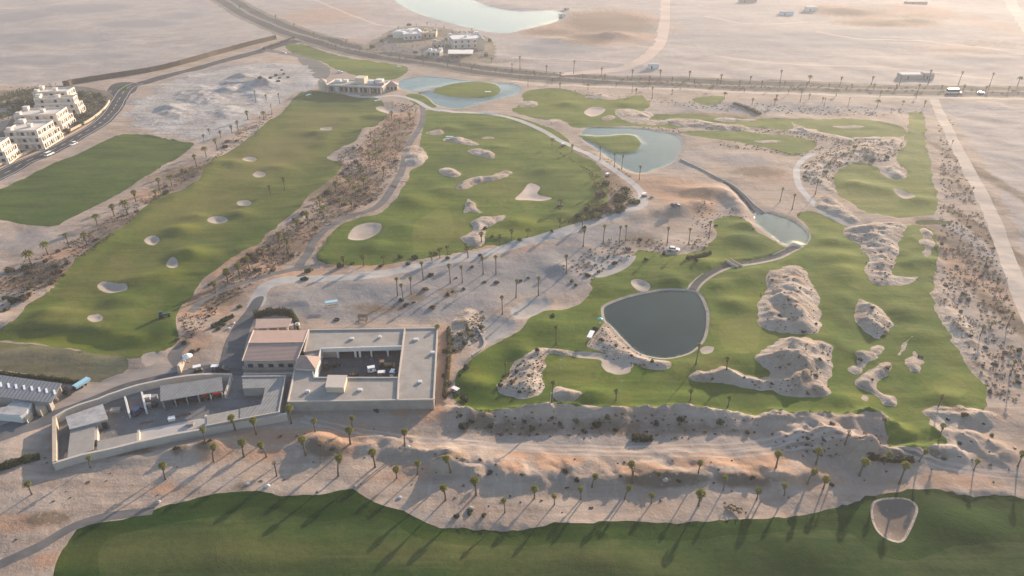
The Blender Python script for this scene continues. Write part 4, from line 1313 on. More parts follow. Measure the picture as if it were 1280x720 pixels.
shrubs(px("965,350 975,395 990,410 1005,415 960,408 1000,360 985,375 1010,385 1020,405 955,398 975,460 990,485 1010,492 1020,470 1000,440 965,480 1030,495 930,472 910,468 890,474 1025,450 1035,440 1090,385 1100,400 1106,415 1105,420 1080,400 1075,450 1130,432 1150,446 1138,450 1110,460 1090,475 1075,520 1105,525 1090,530 1040,530 1020,532"), (DK, OL, BR), "on the pale rock mounds right of pond", "bushes on the pale rock mounds", .7, .3, 29, take=22)
shrubs(px("500,376 507,382 517,378 531,362 541,385 538,345 553,362 560,369 566,365 580,362 570,348 606,353 621,354 612,330 590,334 735,345 748,340 720,357 715,352 738,312 750,308 760,322 768,330 785,312 800,300 808,325 830,318 855,330 870,326 880,320 895,282 650,352 660,348 690,395 700,352"), (BR, DK, DK), "on the grey gravel lot", "bushes on the grey gravel lot", .95, .35, 30, take=30)
shrubs(px("565,425 575,418 585,412 580,430 590,440 568,438 600,410 556,440 558,455 560,492 555,470 590,420 572,445"), (OL, GR, DK), "behind the courtyard building corner", "bushes by the courtyard building", 1.2, .3, 31, take=10)
shrubs(px("475,333 425,334 510,330 520,322 600,320 650,300 690,290 730,285 440,330 560,323 545,318 380,350 385,340 400,325 500,322 745,268 615,296 606,286"), (DK, GR, OL), "edging the middle fairway", "bushes edging the middle fairway", 1.25, .3, 32, take=18)
shrubs(px("18,140 30,135 45,130 55,122 10,150 25,128 60,118 105,120 115,116 122,122 128,128 110,128 120,138 108,146 98,156 85,166 70,178 100,118 35,140 12,128 5,135"), (DK, GR, OL), "in the gardens around white villas", "bushes around the white villas", 2.9, .3, 33, take=16)
shrubs(px("280,405 272,412 265,400 290,396 300,384 258,412 262,395 240,440 232,448 248,438 230,430 245,455 222,425 236,415"), (GR, OL, BR), "beside the drive to the sheds", "bushes beside the drive", .95, .3, 34, take=9)
shrubs(px("345,95 350,98 355,93 360,97 348,102 352,88 338,98 325,98"), (BR, DK), "in brown patch near clubhouse", "bushes near the clubhouse", 1.6, .2, 35)
shrubs(px("466,60 478,52 488,46 512,32 540,40 556,50 548,62 570,72 608,70 612,52 596,44 520,66"), (GR, DK), "among the lakeside villas", "bushes among the lakeside villas", 2.6, .25, 37)
print("shrubs", NSHRUB[0])


def cover(n, poly_s, seed, mats, name, smax, avoid=True, mind=1.6):
    """Low uncountable scrub as one object."""
    r_ = random.Random(seed)
    mb = MB()
    for u, v in scatter(poly_s, int(n * 1.5), seed, mind, avoid):
        c = at(u, v)
        q = mnoise.noise((c.x / 9, c.y / 9, seed))
        if q < -.3:
            continue
        s = smax * (.22 + .78 * r_.random() ** 2.2) * (1 + .6 * q)
        for _ in range(18):
            d = Vector((r_.gauss(0, .75), r_.gauss(0, .6), abs(r_.gauss(0, .35)))) * s
            a_ = Vector((r_.gauss(0, 1), r_.gauss(0, 1), r_.gauss(0, .5) + .6)).normalized()
            s_ = a_.orthogonal().normalized()
            t_ = a_.cross(s_)
            L = .12 * r_.uniform(.6, 1.5) * (1 + s)
            p = c + d
            mb.poly([p - s_ * L, p + t_ * L, p + s_ * L, p - t_ * L])
    o = mb.build(name, mats)
    o["kind"] = "stuff"


cover(520, "0,345 110,292 215,222 255,200 330,140 350,145 270,200 180,262 80,345 0,392", 41, "bush_brown", "dry_scrub", 1.3)
cover(950, "225,400 330,305 400,248 430,212 420,195 480,155 490,128 522,132 515,172 495,215 470,250 400,285 375,318 280,378 235,425", 42, "bush_brown", "dry_scrub", 1.25)
cover(330, "1172,150 1190,150 1225,260 1262,370 1280,470 1275,505 1240,500 1215,440 1180,390 1174,300 1175,230", 43, "bush_brown", "dry_scrub", 1.1)
cover(150, "1000,205 1100,172 1135,180 1110,202 1060,204 1040,226 1005,232", 44, "bush_olive", "dry_scrub", .9)
cover(240, "690,185 740,215 790,240 795,258 745,275 700,280 725,262 748,250 738,215 700,192", 45, "bush_olive", "undergrowth", 1.2, False)
cover(70, "565,515 700,514 850,517 955,523 950,545 800,552 620,545 580,535", 46, "bush_olive", "undergrowth", .5, False)
cover(60, "0,575 300,548 480,530 580,560 900,565 1280,540 1280,610 1100,610 900,640 640,650 300,605 0,680", 47, "bush_brown", "dry_scrub", .35)
cover(200, "0,122 30,112 62,108 62,128 28,140 0,150", 64, "bush_green", "undergrowth", 3.0, False, 2)
cover(300, "60,130 105,112 135,118 128,140 95,160 60,170", 48, "bush_green", "undergrowth", 2.0, False)
cover(240, "400,43 640,88 900,104 1280,113 1280,118 900,110 640,95 400,56", 49, "bush_olive", "undergrowth", 1.7, False, 3)
cover(38, "948,345 1005,335 1025,375 1020,420 955,410", 51, "bush_brown", "dry_scrub", .35, False, 1.2)
cover(45, "960,435 1000,428 1040,435 1036,495 970,488 900,476 965,472", 52, "bush_brown", "dry_scrub", .35, False, 1.2)
cover(35, "1056,287 1128,282 1128,300 1112,345 1095,356 1083,330", 53, "bush_brown", "dry_scrub", .4, False, 1.4)
cover(50, "622,480 645,455 680,440 680,485 650,495", 54, "bush_green", "undergrowth", .4, False, 1.0)
cover(35, "735,430 757,404 790,438 838,455 800,462 760,447", 55, "bush_brown", "dry_scrub", .3, False, 1.0)
cover(18, "1068,376 1116,402 1100,424", 56, "bush_brown", "dry_scrub", .3, False, 1.0)
cover(50, "875,250 920,262 948,280 935,300 905,275 880,300 860,290", 57, "bush_olive", "dry_scrub", .5, True, 1.5)
cover(90, "458,62 495,37 530,33 615,50 614,76 560,70", 58, "bush_green", "undergrowth", 1.6, False, 3)
cover(120, "640,105 830,125 1000,132 1130,136 1130,146 900,140 700,112", 59, "bush_olive", "dry_scrub", .9, True, 2.5)
cover(110, "725,158 850,160 860,168 735,168 790,222 760,205", 60, "bush_olive", "undergrowth", .7, True, 1.5)
cover(160, "870,150 1130,172 1040,200 900,182", 50, "bush_olive", "dry_scrub", .8)


# ------------------------------------------------------------------ hedges
def hedge(s, h, wd, label, mat="bush_green", per=70, name="hedge"):
    pts_ = [at(*q) for q in px(s)]
    r_ = random.Random(len(s))
    root = thing(name, label, "hedge", pts_[0], 0, None, True)
    mb, core = MB(), MB()
    for a_, b_ in zip(pts_[:-1], pts_[1:]):
        L = (b_ - a_).length
        n = Vector((-(b_ - a_).y, (b_ - a_).x, 0)).normalized()
        for _ in range(int(L * per)):
            t = r_.random()
            ang = r_.uniform(0, PI)
            q = r_.uniform(.75, 1.12) * (1 + .15 * math.sin(t * L * 1.7))
            p = a_.lerp(b_, t) + n * math.cos(ang) * wd / 2 * q + Vector((0, 0, max(.05, math.sin(ang) * h * q)))
            nn = (n * math.cos(ang) + Vector((r_.gauss(0, .5), r_.gauss(0, .5), math.sin(ang)))).normalized()
            s_ = nn.orthogonal().normalized()
            t_ = nn.cross(s_)
            k = r_.uniform(.10, .26)
            mb.poly([p - s_ * k, p + t_ * k, p + s_ * k, p - t_ * k])
        c = (a_ + b_) / 2
        core.box(c.x, c.y, c.z - .3, L, wd * .55, .3 + h * .72, math.atan2((b_ - a_).y, (b_ - a_).x))
    mb.build("foliage", mat, root)
    core.build("dark_core", "bush_dark", root)  # solid dark boxes filling the inside of the leaf shell


cover(90, "700,335 760,300 830,300 880,300 885,310 800,318 740,350", 61, "bush_brown", "dry_scrub", .9, True, 2)
cover(70, "560,412 605,388 604,420 575,440 562,440", 62, "bush_olive", "undergrowth", .8, False, 1.2)
cover(60, "955,540 1100,540 1100,575 980,570", 63, "bush_brown", "dry_scrub", .6, True, 2)
hedge("-15,592 10,583 30,577 50,572", 1.5, 2.2, "thick clipped green hedge below west yard wall", "bush_green", 110)
hedge("-10,467 20,471 50,474 80,477 105,481", 1.3, 1.6, "long low hedge between worn tee ground and slate shelter roof", "bush_green", 80)
hedge("318,397 335,393 352,392 366,394", 2.2, 2.4, "dark green hedge behind the small kiosk roof", "bush_dark", 110)
hedge("366,396 371,404 373,412", 2.0, 1.6, "short green hedge turning the corner beside kiosk", "bush_green", 90)
hedge("561,412 562,440 559,470 556,498", 1.3, 1.4, "olive hedge along courtyard building's reddish side path", "bush_olive", 70)
hedge("858,324 872,322 888,317", 1.2, 1.6, "dark low hedge on slope above narrow stream", "bush_dark", 80)
hedge("918,130 935,136 950,143", 1.6, 3.0, "slanting dark hedge strip near the far fairway", "bush_dark", 50)
hedge("265,410 280,402 292,396", 1.2, 1.2, "clipped green hedge row beside the drive", "bush_green", 80)
hedge("330,62 352,54 368,48", 2.0, 3.0, "dark hedge at far end of long desert wall", "bush_dark", 40)
hedge("790,548 800,549 816,549", 1.2, 2.4, "wide dark hedge clump at foot of dune bank", "bush_dark", 90)
hedge("1085,572 1105,575 1120,576 1140,575", 1.2, 1.8, "green hedge in shade below the small grass tongue", "bush_dark", 80)
# ------------------------------------------------------------------ buildings
def prism_px(mb, s, z0, z1, zm=None):
    zm = z1 if zm is None else zm
    return mb.prism([P2(u, v, zm) for u, v in px(s)], z0, z1)


def wall_line(mb, ps, wd, z0, z1, closed=False):
    """A wall along ground points (x, y)."""
    n = len(ps)
    for i in range(n if closed else n - 1):
        a_, b_ = Vector(ps[i][:2]), Vector(ps[(i + 1) % n][:2])
        d = b_ - a_
        if d.length < .05:
            continue
        ang = math.atan2(d.y, d.x)
        c = (a_ + b_) / 2
        mb.box(c.x, c.y, z0, d.length + wd * .96, wd, z1 - z0 + .002 * (i % 3), ang)
    return mb


def top(s, z):
    return [P2(u, v, z) for u, v in px(s)]


# --- flat-roofed building round a courtyard
ZR = 3.2
o = P(455, 470)
bld = thing("service_building", "flat roofed pale building wrapped around a dark sunken courtyard with garage bays", "building", (o.x, o.y, 0), 0, None, True)
nw, ne, se, sw = P2(386.6, 413.3, ZR), P2(546.7, 411, ZR), P2(542, 500, ZR), P2(360, 503, ZR)
dn, ds_ = P2(506, 412, ZR), P2(497, 500.3, ZR)
c1, c2, c3, c4 = P2(401, 437, ZR), P2(503.2, 434, ZR), P2(498.5, 473, ZR), P2(393, 473, ZR)
w1, w2, w3 = P2(380, 440, ZR), P2(369, 461, ZR), P2(390, 461, ZR)
lerp = lambda p, q, t: (p[0] + (q[0] - p[0]) * t, p[1] + (q[1] - p[1]) * t)
mb = MB()
mb.prism([dn, ne, se, ds_], -.3, ZR - .02)
mb.prism([c4, c3, lerp(c3, ds_, 1), sw, w2, w3], -.3, ZR - .02)
k1, k2 = lerp(c1, nw, .28), lerp(c2, dn, .28)
mb.prism([nw, dn, k2, k1, w1], -.3, ZR - .42)
mb.prism([w1, k1, c1, c4, w3], -.3, ZR - .42)
mb.build("wall", "wall_grey", bld)
mb = MB()
mb.prism([lerp(nw, dn, .002), dn, c2, c1, w1], ZR - .4, ZR)
mb.prism([lerp(dn, ne, .004), ne, se, lerp(ds_, se, .004)], ZR - .018, ZR + .05)
mb.prism([c4, lerp(c3, c4, .004), lerp(ds_, sw, .004), sw, w2, w3], ZR - .018, ZR + .02)
mb.build("roof", "roof_grey", bld)
mb = MB()
wall_line(mb, [w1, nw, ne, se, sw, w2], .38, ZR + .052, ZR + .4)
wall_line(mb, [dn, c2, c3, ds_], .45, ZR + .054, ZR + .5)
wall_line(mb, [c3, c4, w3], .35, ZR + .056, ZR + .42)
mb.build("parapet", "parapet", bld)
fx = Vector((c2[0] - c1[0], c2[1] - c1[1]))
FL = fx.length
fx.normalize()
fy = Vector((-fx.y, fx.x))
fang = math.atan2(fx.y, fx.x)


def fac(mb, t0, t1, z0, z1, d0, d1):
    a_ = Vector(c1) + fx * (t0 * FL) + fy * d0
    b_ = Vector(c1) + fx * (t1 * FL) + fy * d0
    return mb.prism([a_, b_, b_ + fy * (d1 - d0), a_ + fy * (d1 - d0)], z0, z1)


fac(MB(), 0, 1, ZR - .9, ZR + .5, -.12, .25).build("lintel", "wall_white", bld)
for t0, t1 in ((0, .018), (.185, .21), (.40, .425), (.455, .48), (.6, .617), (.80, .822), (.985, 1)):
    fac(MB(), t0, t1, 0, ZR - .91, -.1, .5).build("pier", "wall_white", bld)
fac(MB(), .02, .184, 0, ZR - .92, .3, .4).build("garage_door", "wall_grey", bld)
fac(MB(), .426, .454, 0, ZR - .92, .3, .42).build("door", "dark", bld)
wl = MB()
wall_line(wl, [lerp(c1, c4, .01), lerp(c1, c4, .98)], .3, 0, ZR + .4)
wl.build("courtyard_wall", "wall_white", bld)
for u, v, sx, sy, h in ((541, 442, 1.1, .9, .7), (520, 425, 1.4, 1.0, .5), (525, 478, 1.0, 1.0, .5), (450, 488, 1.2, .9, .5), (385, 490, 1.0, .8, .6), (440, 424, 1.2, .8, .5), (475, 422, .8, .8, .6)):
    q = P2(u, v, ZR)
    MB().box(q[0], q[1], ZR + .06, sx, sy, h, .05).build("roof_vent", "wall_white", bld)
rr = MB()
prism_px(rr, "407,483.5 429.5,484 433.5,469.3 410,469", ZR + .02, 5.1)
room = rr.build("rooftop_room", "box_tan", bld)
rr = MB()
prism_px(rr, "406.4,484 429.8,484.5 434,468.8 409.6,468.5", 5.102, 5.25)
rr.build("roof_slab", "parapet", room)
pb = [Vector((*P2(368, 460, 4.0), 4.0)), Vector((*P2(393.6, 461, 4.0), 4.0)), Vector((*P2(400, 446.5, 4.0), 4.0)), Vector((*P2(375.5, 445.5, 4.0), 4.0))]
tw = MB().prism([(p.x, p.y) for p in pb], 0, 3.98).build("corner_tower", "wall_cream", bld)
ap = sum(pb, Vector()) / 4
mb = MB()
pe = [ap + (p - ap) * 1.1 for p in pb]
apx = Vector((ap.x, ap.y, 6.3))
mb.hull([(p.x, p.y, 3.99) for p in pe], [(p.x, p.y, 4.12) for p in pe])
for i in range(4):
    mb.poly([pe[i] + Vector((0, 0, .121)), pe[(i + 1) % 4] + Vector((0, 0, .121)), apx])
mb.build("pyramid_roof", "roof_tile", tw)

# --- building with the long pitched roof
ridge_z, eave_z = 5.3, 4.0
r0, r1 = Vector((*P2(310.6, 429, ridge_z), ridge_z)), Vector((*P2(380, 428, ridge_z), ridge_z))
b0, b1 = Vector((*P2(317, 413, eave_z), eave_z)), Vector((*P2(385.5, 412.4, eave_z), eave_z))
f0, f1 = Vector((*P2(302.5, 451, eave_z), eave_z)), Vector((*P2(371, 450.5, eave_z), eave_z))
gb = thing("pitched_roof_building", "long low building with a broad pinkish pitched tile roof beside the drive", "building", ((f0 + b1) / 2).to_2d().to_3d(), 0, None, True)
inn = lambda p, k=.94: tuple(((p - (f0 + b1) / 2) * k + (f0 + b1) / 2)[:2])
wq = [inn(f0), inn(f1), inn(b1), inn(b0)]
MB().prism(wq, -.3, eave_z - .25).build("wall", "wall_grey", gb)
mb = MB()
for q in ((f0, f1, r1, r0), (r0, r1, b1, b0)):
    lo = [(p.x, p.y, p.z - .22) for p in q]
    mb.hull(lo, [tuple(p) for p in q])
rf = mb.build("roof", "roof_tile", gb)
MB().tube([tuple(r0 + Vector((0, 0, .03))), tuple(r1 + Vector((0, 0, .03)))], [.14, .14], 6).build("ridge_cap", "roof_pink", rf)
for e0, e1 in ((f0, r0), (r0, b0), (f1, r1), (r1, b1)):
    MB().tube([tuple(e0 + Vector((0, 0, .06))), tuple(e1 + Vector((0, 0, .06)))], [.16, .16], 5).build("verge_cap", "parapet", rf)
gd = (f1 - f0).to_2d()
gl = gd.length
gd.normalize()
gn = Vector((gd.y, -gd.x))
fw0 = Vector(wq[0])
for t in (.1, .3, .5, .7, .88):
    c = fw0 + gd * (gl * .94 * t) + gn * .03
    wn = MB().box(c.x, c.y, 1.2, 1.5, .1, 1.3, math.atan2(gd.y, gd.x)).build("window", "pane", gb)
    c2_ = c + gn * .06
    MB().box(c2_.x, c2_.y, 1.08, 1.8, .2, .1, math.atan2(gd.y, gd.x)).build("sill", "parapet", wn)
mb = MB()
prism_px(mb, "303,457.5 370,457.5 370,460 303,460", 0, 1.3)
tag(mb.build("retaining_wall", "wall_grey", None, (*P2(336, 460), 0)), "pale grey low wall close in front of pitched roof building", "wall")
mb = MB()
prism_px(mb, "304,466 368,465.5 369,467.5 304,468", 0, 1.0)
tag(mb.build("retaining_wall", "parapet", None, (*P2(336, 468), 0)), "low wall across the lane behind angled flat roof", "wall")

# --- kiosk
ks = P(342, 410)
kq = thing("kiosk", "small open kiosk with flat pink roof and pale posts", "kiosk", ks, 0, None, True)
kt = top("320,398.7 365,398 361,408.7 319,410.6", 3.0)
MB().prism(kt, 2.82, 3.02).build("roof", "roof_pink", kq)
kc = Vector((sum(p[0] for p in kt) / 4, sum(p[1] for p in kt) / 4))
kin = [tuple(kc + (Vector(p) - kc) * .92) for p in kt]
MB().prism([kin[0], kin[1], lerp(kin[1], kin[2], .45), lerp(kin[0], kin[3], .45)], 0, 2.81).build("wall", "wall_tan", kq)
for t in (.02, .34, .36, .68, .98):
    p = lerp(kin[3], kin[2], t)
    MB().box(p[0], p[1], 0, .55, .4, 2.81).build("post", "wall_cream", kq)
MB().prism([lerp(kin[3], kin[2], .4), lerp(kin[3], kin[2], .66), lerp(lerp(kin[3], kin[2], .66), lerp(kin[0], kin[1], .66), .06), lerp(lerp(kin[3], kin[2], .4), lerp(kin[0], kin[1], .4), .06)], 0, 1.0).build("counter", "timber", kq)
p = P(369, 411)
ac = thing("water_tank", "pair of small white tanks beside kiosk roof", "tank", p, 0)
MB().box(-.9, 0, 0, 1.4, 1.3, 1.7).build("tank", "wall_white", ac)
MB().box(.9, .2, 0, 1.2, 1.2, 2.0).build("tank", "wall_white", ac)

# --- walled yard
def yard_wall(name, s, z, wd, mat, label):
    ps = [P2(u, v, z) for u, v in px(s)]
    mb = wall_line(MB(), ps, wd, -.4, z)
    return tag(mb.build(name, mat, None, (ps[0][0], ps[0][1], 0)), label, "wall")


yard_wall("yard_wall", "67.5,521 82,512.5 97.5,506 110,502 122,498.5 135,493 147,489 160,484.5 172,481 181,479 190,477 204,474 218,471.5 235,469 253,467.4 270,467 288,467.6", 2.3, .7, "parapet", "long curved retaining wall between the service road and sunken yard")
yard_wall("yard_wall", "68,578 101.7,568 140,560 172,552 220,541.7 258,535 293,528 325,522.5 356.5,517", 2.3, .75, "parapet", "straight yard wall facing the sand with palms in front")
yard_wall("yard_wall", "67.5,522.5 68,576.5", 2.3, .9, "wall_tan", "west yard wall with a glowing orange inner face")
yard_wall("yard_wall", "288,469 286,478 281,492", 1.6, .5, "parapet", "short sloping wall down the yard ramp")
yard_wall("yard_wall", "120.5,527 120,549", 1.8, .6, "parapet", "short pale dividing wall below the dirty shed roof")
yard_wall("yard_wall", "173,538 172.5,551", 1.2, .5, "parapet", "short wall at left end of pale concrete slab")
yard_wall("yard_wall", "257,519 257,533", 2.4, .5, "parapet", "short wall at left end of slatted roof")
for (u0, v0, u1, v1), lb in (((156, 496, 161, 516), "pale fin wall between material bays, nearest the dirty shed roof"), ((177, 490, 182, 511), "pale fin wall beside stacked equipment and dark pickup")):
    yard_wall("bay_wall", f"{u0},{v0} {u1},{v1}", 1.7, .45, "wall_white", lb)


def canopy(name, label, s, z, mat, posts=4, th=.22, slope=0.0, cat="shed", wall=None):
    t = top(s, z)
    c = Vector((sum(p[0] for p in t) / 4, sum(p[1] for p in t) / 4))
    o = thing(name, label, cat, (c.x, c.y, 0), 0, None, True)
    zz = [z + slope, z + slope, z, z]
    MB().hull([(p[0], p[1], k - th) for p, k in zip(t, zz)], [(p[0], p[1], k) for p, k in zip(t, zz)]).build("roof", mat, o)
    q = [tuple(c + (Vector(p) - c) * .94) for p in t]
    if wall:
        MB().prism([q[0], q[1], lerp(q[1], q[2], .1), lerp(q[0], q[3], .1)], -.2, z - th - .02 + slope * .8).build("back_wall", wall, o)
    for i in range(posts):
        p = lerp(q[3], q[2], i / (posts - 1))
        MB().box(p[0], p[1], -.2, .25, .25, z - th + .18).build("post", "steel", o)
    return o


canopy("shed", "open fronted shed with ridged grey roof and red machines underneath", "200.5,484 277,473 278.6,488 200.5,501.5", 3.0, "sheet_grey", 6, .25, .5, "shed", "wall_grey")
sh = P(105, 525)
shd = thing("shed", "shed with a dirty whitish flat roof inside west yard corner", "shed", sh, 0, None, True)
t = top("83,521 127.5,505.6 134,524 88,536", 2.7)
MB().prism(t, -.2, 2.5).build("wall", "wall_grey", shd)
cc = Vector((sum(p[0] for p in t) / 4, sum(p[1] for p in t) / 4))
MB().prism([tuple(cc + (Vector(p) - cc) * 1.05) for p in t], 2.502, 2.75).build("roof", "roof_dirty", shd)
p = lerp(t[3], t[2], .86)
MB().box(p[0], p[1] - .05, -.1, 2.0, .3, 2.1).build("door", "dark", shd)
canopy("pergola", "wide slatted pergola roof filling the yard's west corner", "88,537.5 119,529 117,562 84,572.5", 2.2, "slat_roof", 4, .2, 0, "pergola")
canopy("pergola", "narrow slatted pergola roof left of pale concrete slab", "122,551 171,541 171,552 121,562.5", 2.1, "slat_roof", 5, .2, 0, "pergola")
lf = thing("store_building", "flat grey roof angled around a small dark yard, joined to a slatted roof", "building", P(325, 520), 0, None, True)
mb = MB()
prism_px(mb, "303,471.5 357,471 352.5,495 329.5,495 331,485 303.5,486", -.3, 2.6)
prism_px(mb, "329.4,495.2 352.4,495.2 348.6,516 300,525 300,511 326,506", -.3, 2.6)
mb.build("wall", "wall_grey", lf)
mb = MB()
prism_px(mb, "303,471.5 357,471 352.5,495 329.5,495 331,485 303.5,486", 2.602, 2.72, 2.6)
prism_px(mb, "329.4,495.2 352.4,495.2 348.6,516 300,525 300,511 326,506", 2.602, 2.72, 2.6)
mb.build("roof", "sheet_grey", lf)
mb = MB()
prism_px(mb, "258.5,519 299.5,511.2 299.5,525.2 258.5,533", 2.4, 2.6)
mb.build("slatted_roof", "slat_roof", lf)
mb = MB()
wall_line(mb, top("303,471.5 357,471 348.6,516 300,525 258.5,533", 2.6), .3, 2.721, 3.0)
mb.build("parapet", "parapet", lf)
for u, v in px("261,521 280,517 298,513 261,531 280,527 298,523"):
    q = P2(u, v, 2.4)
    MB().box(q[0], q[1], -.2, .3, .3, 2.59).build("post", "steel", lf)

# --- range shelter with roof lights
rs = thing("range_shelter", "long slate grey shelter roof with a row of white roof lights", "shelter", P(30, 490), 0, None, True)
rt = top("-70,460 77.5,480.5 64,503.5 -75,488", 3.3)
MB().hull([(p[0], p[1], 3.1 + (.35 if i < 2 else 0)) for i, p in enumerate(rt)], [(p[0], p[1], 3.3 + (.35 if i < 2 else 0)) for i, p in enumerate(rt)]).build("roof", "sheet_slate", rs)
rc = Vector((sum(p[0] for p in rt) / 4, sum(p[1] for p in rt) / 4))
ri = [tuple(rc + (Vector(p) - rc) * .95) for p in rt]
MB().prism([ri[3], ri[2], lerp(ri[2], ri[1], .25), lerp(ri[3], ri[0], .25)], -.2, 3.08).build("wall", "wall_grey", rs)
for i in range(12):
    p = lerp(ri[0], ri[1], i / 11)
    MB().box(p[0], p[1], -.2, .3, .3, 3.55).build("post", "wall_tan", rs)
for u, v in px("1,481 10.7,482.2 20,483.4 30,484.6 39.6,485.8 49,487.2 58,488.7 68,490.5 -9,479.8 -18,478.5"):
    a_ = Vector((*P2(u - .4, v - 2.8, 3.5), 0))
    b_ = Vector((*P2(u + .9, v + 2.8, 3.4), 0))
    d = b_ - a_
    n = Vector((-d.y, d.x, 0)).normalized() * .24
    MB().hull([tuple(x + Vector((0, 0, zz))) for x, zz in ((a_ - n, 3.40), (b_ - n, 3.30), (b_ + n, 3.30), (a_ + n, 3.40))], [tuple(x + Vector((0, 0, zz))) for x, zz in ((a_ - n, 3.66), (b_ - n, 3.56), (b_ + n, 3.56), (a_ + n, 3.66))]).build("roof_light", "skylight", rs)
lb = thing("low_building", "low whitish flat roofed block at the end of shelter, orange lit wall", "building", P(20, 518), 0, None, True)
MB().prism(top("-60,505 -2,510 8,508 20,499 40,504 34,516 26,521 -60,514", 2.6), -.2, 2.6).build("wall", "wall_white", lb)
MB().prism(top("-58,505.5 -2,510.5 9,508.5 20,499.8 38,504.4 33,515.5 26,520 -58,513.5", 2.6), 2.602, 2.72).build("roof", "roof_dirty", lb)
MB().prism(top("43,505 52,504 57,507 50,513 44,511", 2.2), -.2, 2.2).build("porch", "wall_tan", lb)
MB().prism(top("27,520.5 35,513 40,516 33,524", 1.8), -.2, 1.8).build("porch", "wall_tan", lb)
sp_ = at(71, 500)
sg = thing("gate_post", "tall white slim board standing beside shelter roof corner", "post", sp_, .3)
MB().box(0, 0, -.2, .45, .2, 3.2).build("board", "paint_white", sg)
MB().box(.6, -1.0, -.2, .4, .2, 1.5).build("board", "wall_tan", sg)


# --- stepped white villas
def villa(label, C_, Rt, Lt, storeys, step=.75, mats=("wall_cream", "wall_cream"), group="white villas beside the avenue", h=3.3, name="villa", nb=3):
    c = P(*C_)
    e1, e2 = (P(*Rt) - c).to_2d(), (P(*Lt) - c).to_2d()
    L1, L2 = e1.length, e2.length
    e1.normalize()
    n2 = Vector((-e1.y, e1.x))
    if n2.dot(e2) < 0:
        n2 = -n2
    L2 = max(n2.dot(e2), L2 * .6)
    o = thing(name, label, "villa", c, 0, group, True)
    W = lambda a_, b_: (c.x + e1.x * a_ + n2.x * b_, c.y + e1.y * a_ + n2.y * b_)
    rect = lambda a0, a1, b0, b1: [W(a0, b0), W(a1, b0), W(a1, b1), W(a0, b1)]
    z = 0.0
    A0, A1, B0, B1 = 0.0, L1, 0.0, L2
    for k in range(storeys):
        ins = 1.3
        MB().prism(rect(A0 + ins, A1 - .1, B0 + ins, B1 - .1), z - .3 * (k == 0), z + h - .26).build("wall", mats[1], o)
        MB().prism(rect(A0, A1, B0, B1), z + h - .25, z + h).build("floor_slab", mats[0], o)
        for q in (rect(A0, A1, B0, B0 + .25), rect(A0, A0 + .25, B0 + .26, B1)):
            MB().prism(q, z, z + (1.0 if k else .6)).build("balcony_wall", mats[0], o)
        for i in range(nb + 1):
            a_ = A0 + (A1 - A0 - .7) * i / nb
            MB().prism(rect(a_, a_ + .7, B0 + .02, B0 + .6), z + (1.002 if k else .602), z + h - .252).build("pier", mats[0], o)
            b_ = B0 + .62 + (B1 - B0 - 1.4) * i / nb
            if i:
                MB().prism(rect(A0 + .02, A0 + .6, b_, b_ + .7), z + (1.002 if k else .602), z + h - .252).build("pier", mats[0], o)
        for i in range(nb):
            a_ = A0 + (A1 - A0) * (i + .35) / nb
            MB().prism(rect(a_ + .3, a_ + 1.9, B0 + ins - .06, B0 + ins + .02), z + .1, z + 2.5).build("window", "pane", o)
            b_ = B0 + (B1 - B0) * (i + .35) / nb
            MB().prism(rect(A0 + ins - .06, A0 + ins + .02, b_ + .3, b_ + 1.9), z + .1, z + 2.5).build("window", "pane", o)
        z += h
        if k < storeys - 1:
            s_ = 1.6 if k else .4
            A0, B0 = A0 + s_ * .6, B0 + s_
            A1, B1 = A1 - s_, B1 - s_ * .4
    mb = MB()
    wall_line(mb, rect(A0 + .15, A1 - .15, B0 + .15, B1 - .15), .3, z + .001, z + .8, True)
    mb.build("parapet", mats[0], o)
    for a_, b_, s_, hh in ((A1 - 3.2, B1 - 3.2, 2.8, 2.2), (A0 + 1, B1 - 3.4, 2.4, 1.7), (A0 + (A1 - A0) * .45, B0 + (B1 - B0) * .4, 2.2, 1.6)):
        rm = MB().prism(rect(a_, a_ + s_, b_, b_ + s_), z + .002, z + hh).build("roof_room", mats[0], o)
        MB().prism(rect(a_ - .2, a_ + s_ + .2, b_ - .2, b_ + s_ + .2), z + hh + .002, z + hh + .18).build("roof_slab", mats[0], rm)
    return o


villa("cream and white stepped villa with dark loggias, standing closest along the avenue bend", (57, 187), (80, 172), (30, 176), 3)
villa("tall white stepped villa between two others, its side brightly sunlit", (81, 165), (96, 154), (48, 150), 3)
villa("white stepped villa in the back of row next to brown shrubs", (101, 143), (108, 138), (68, 131), 3)
villa("cream villa cut by picture edge at avenue side", (12, 205), (27, 194), (-12, 196), 3)
villa("plain white villa roof behind the stepped ones, beside dark trees", (88, 128), (98, 122), (66, 117), 2)

# garden wall, desert wall, canal wall
def ground_wall(name, s, h, wd, mat, label, z0=-.4):
    pts_ = [at(*q) for q in spline(px(s), False, 5)]
    mb = MB()
    for a_, b_ in zip(pts_[:-1], pts_[1:]):
        d = b_ - a_
        c = (a_ + b_) / 2
        mb.box(c.x, c.y, c.z + z0, d.to_2d().length + .05, wd, h - z0, math.atan2(d.y, d.x))
    return tag(mb.build(name, mat, None, pts_[0]), label, "wall")


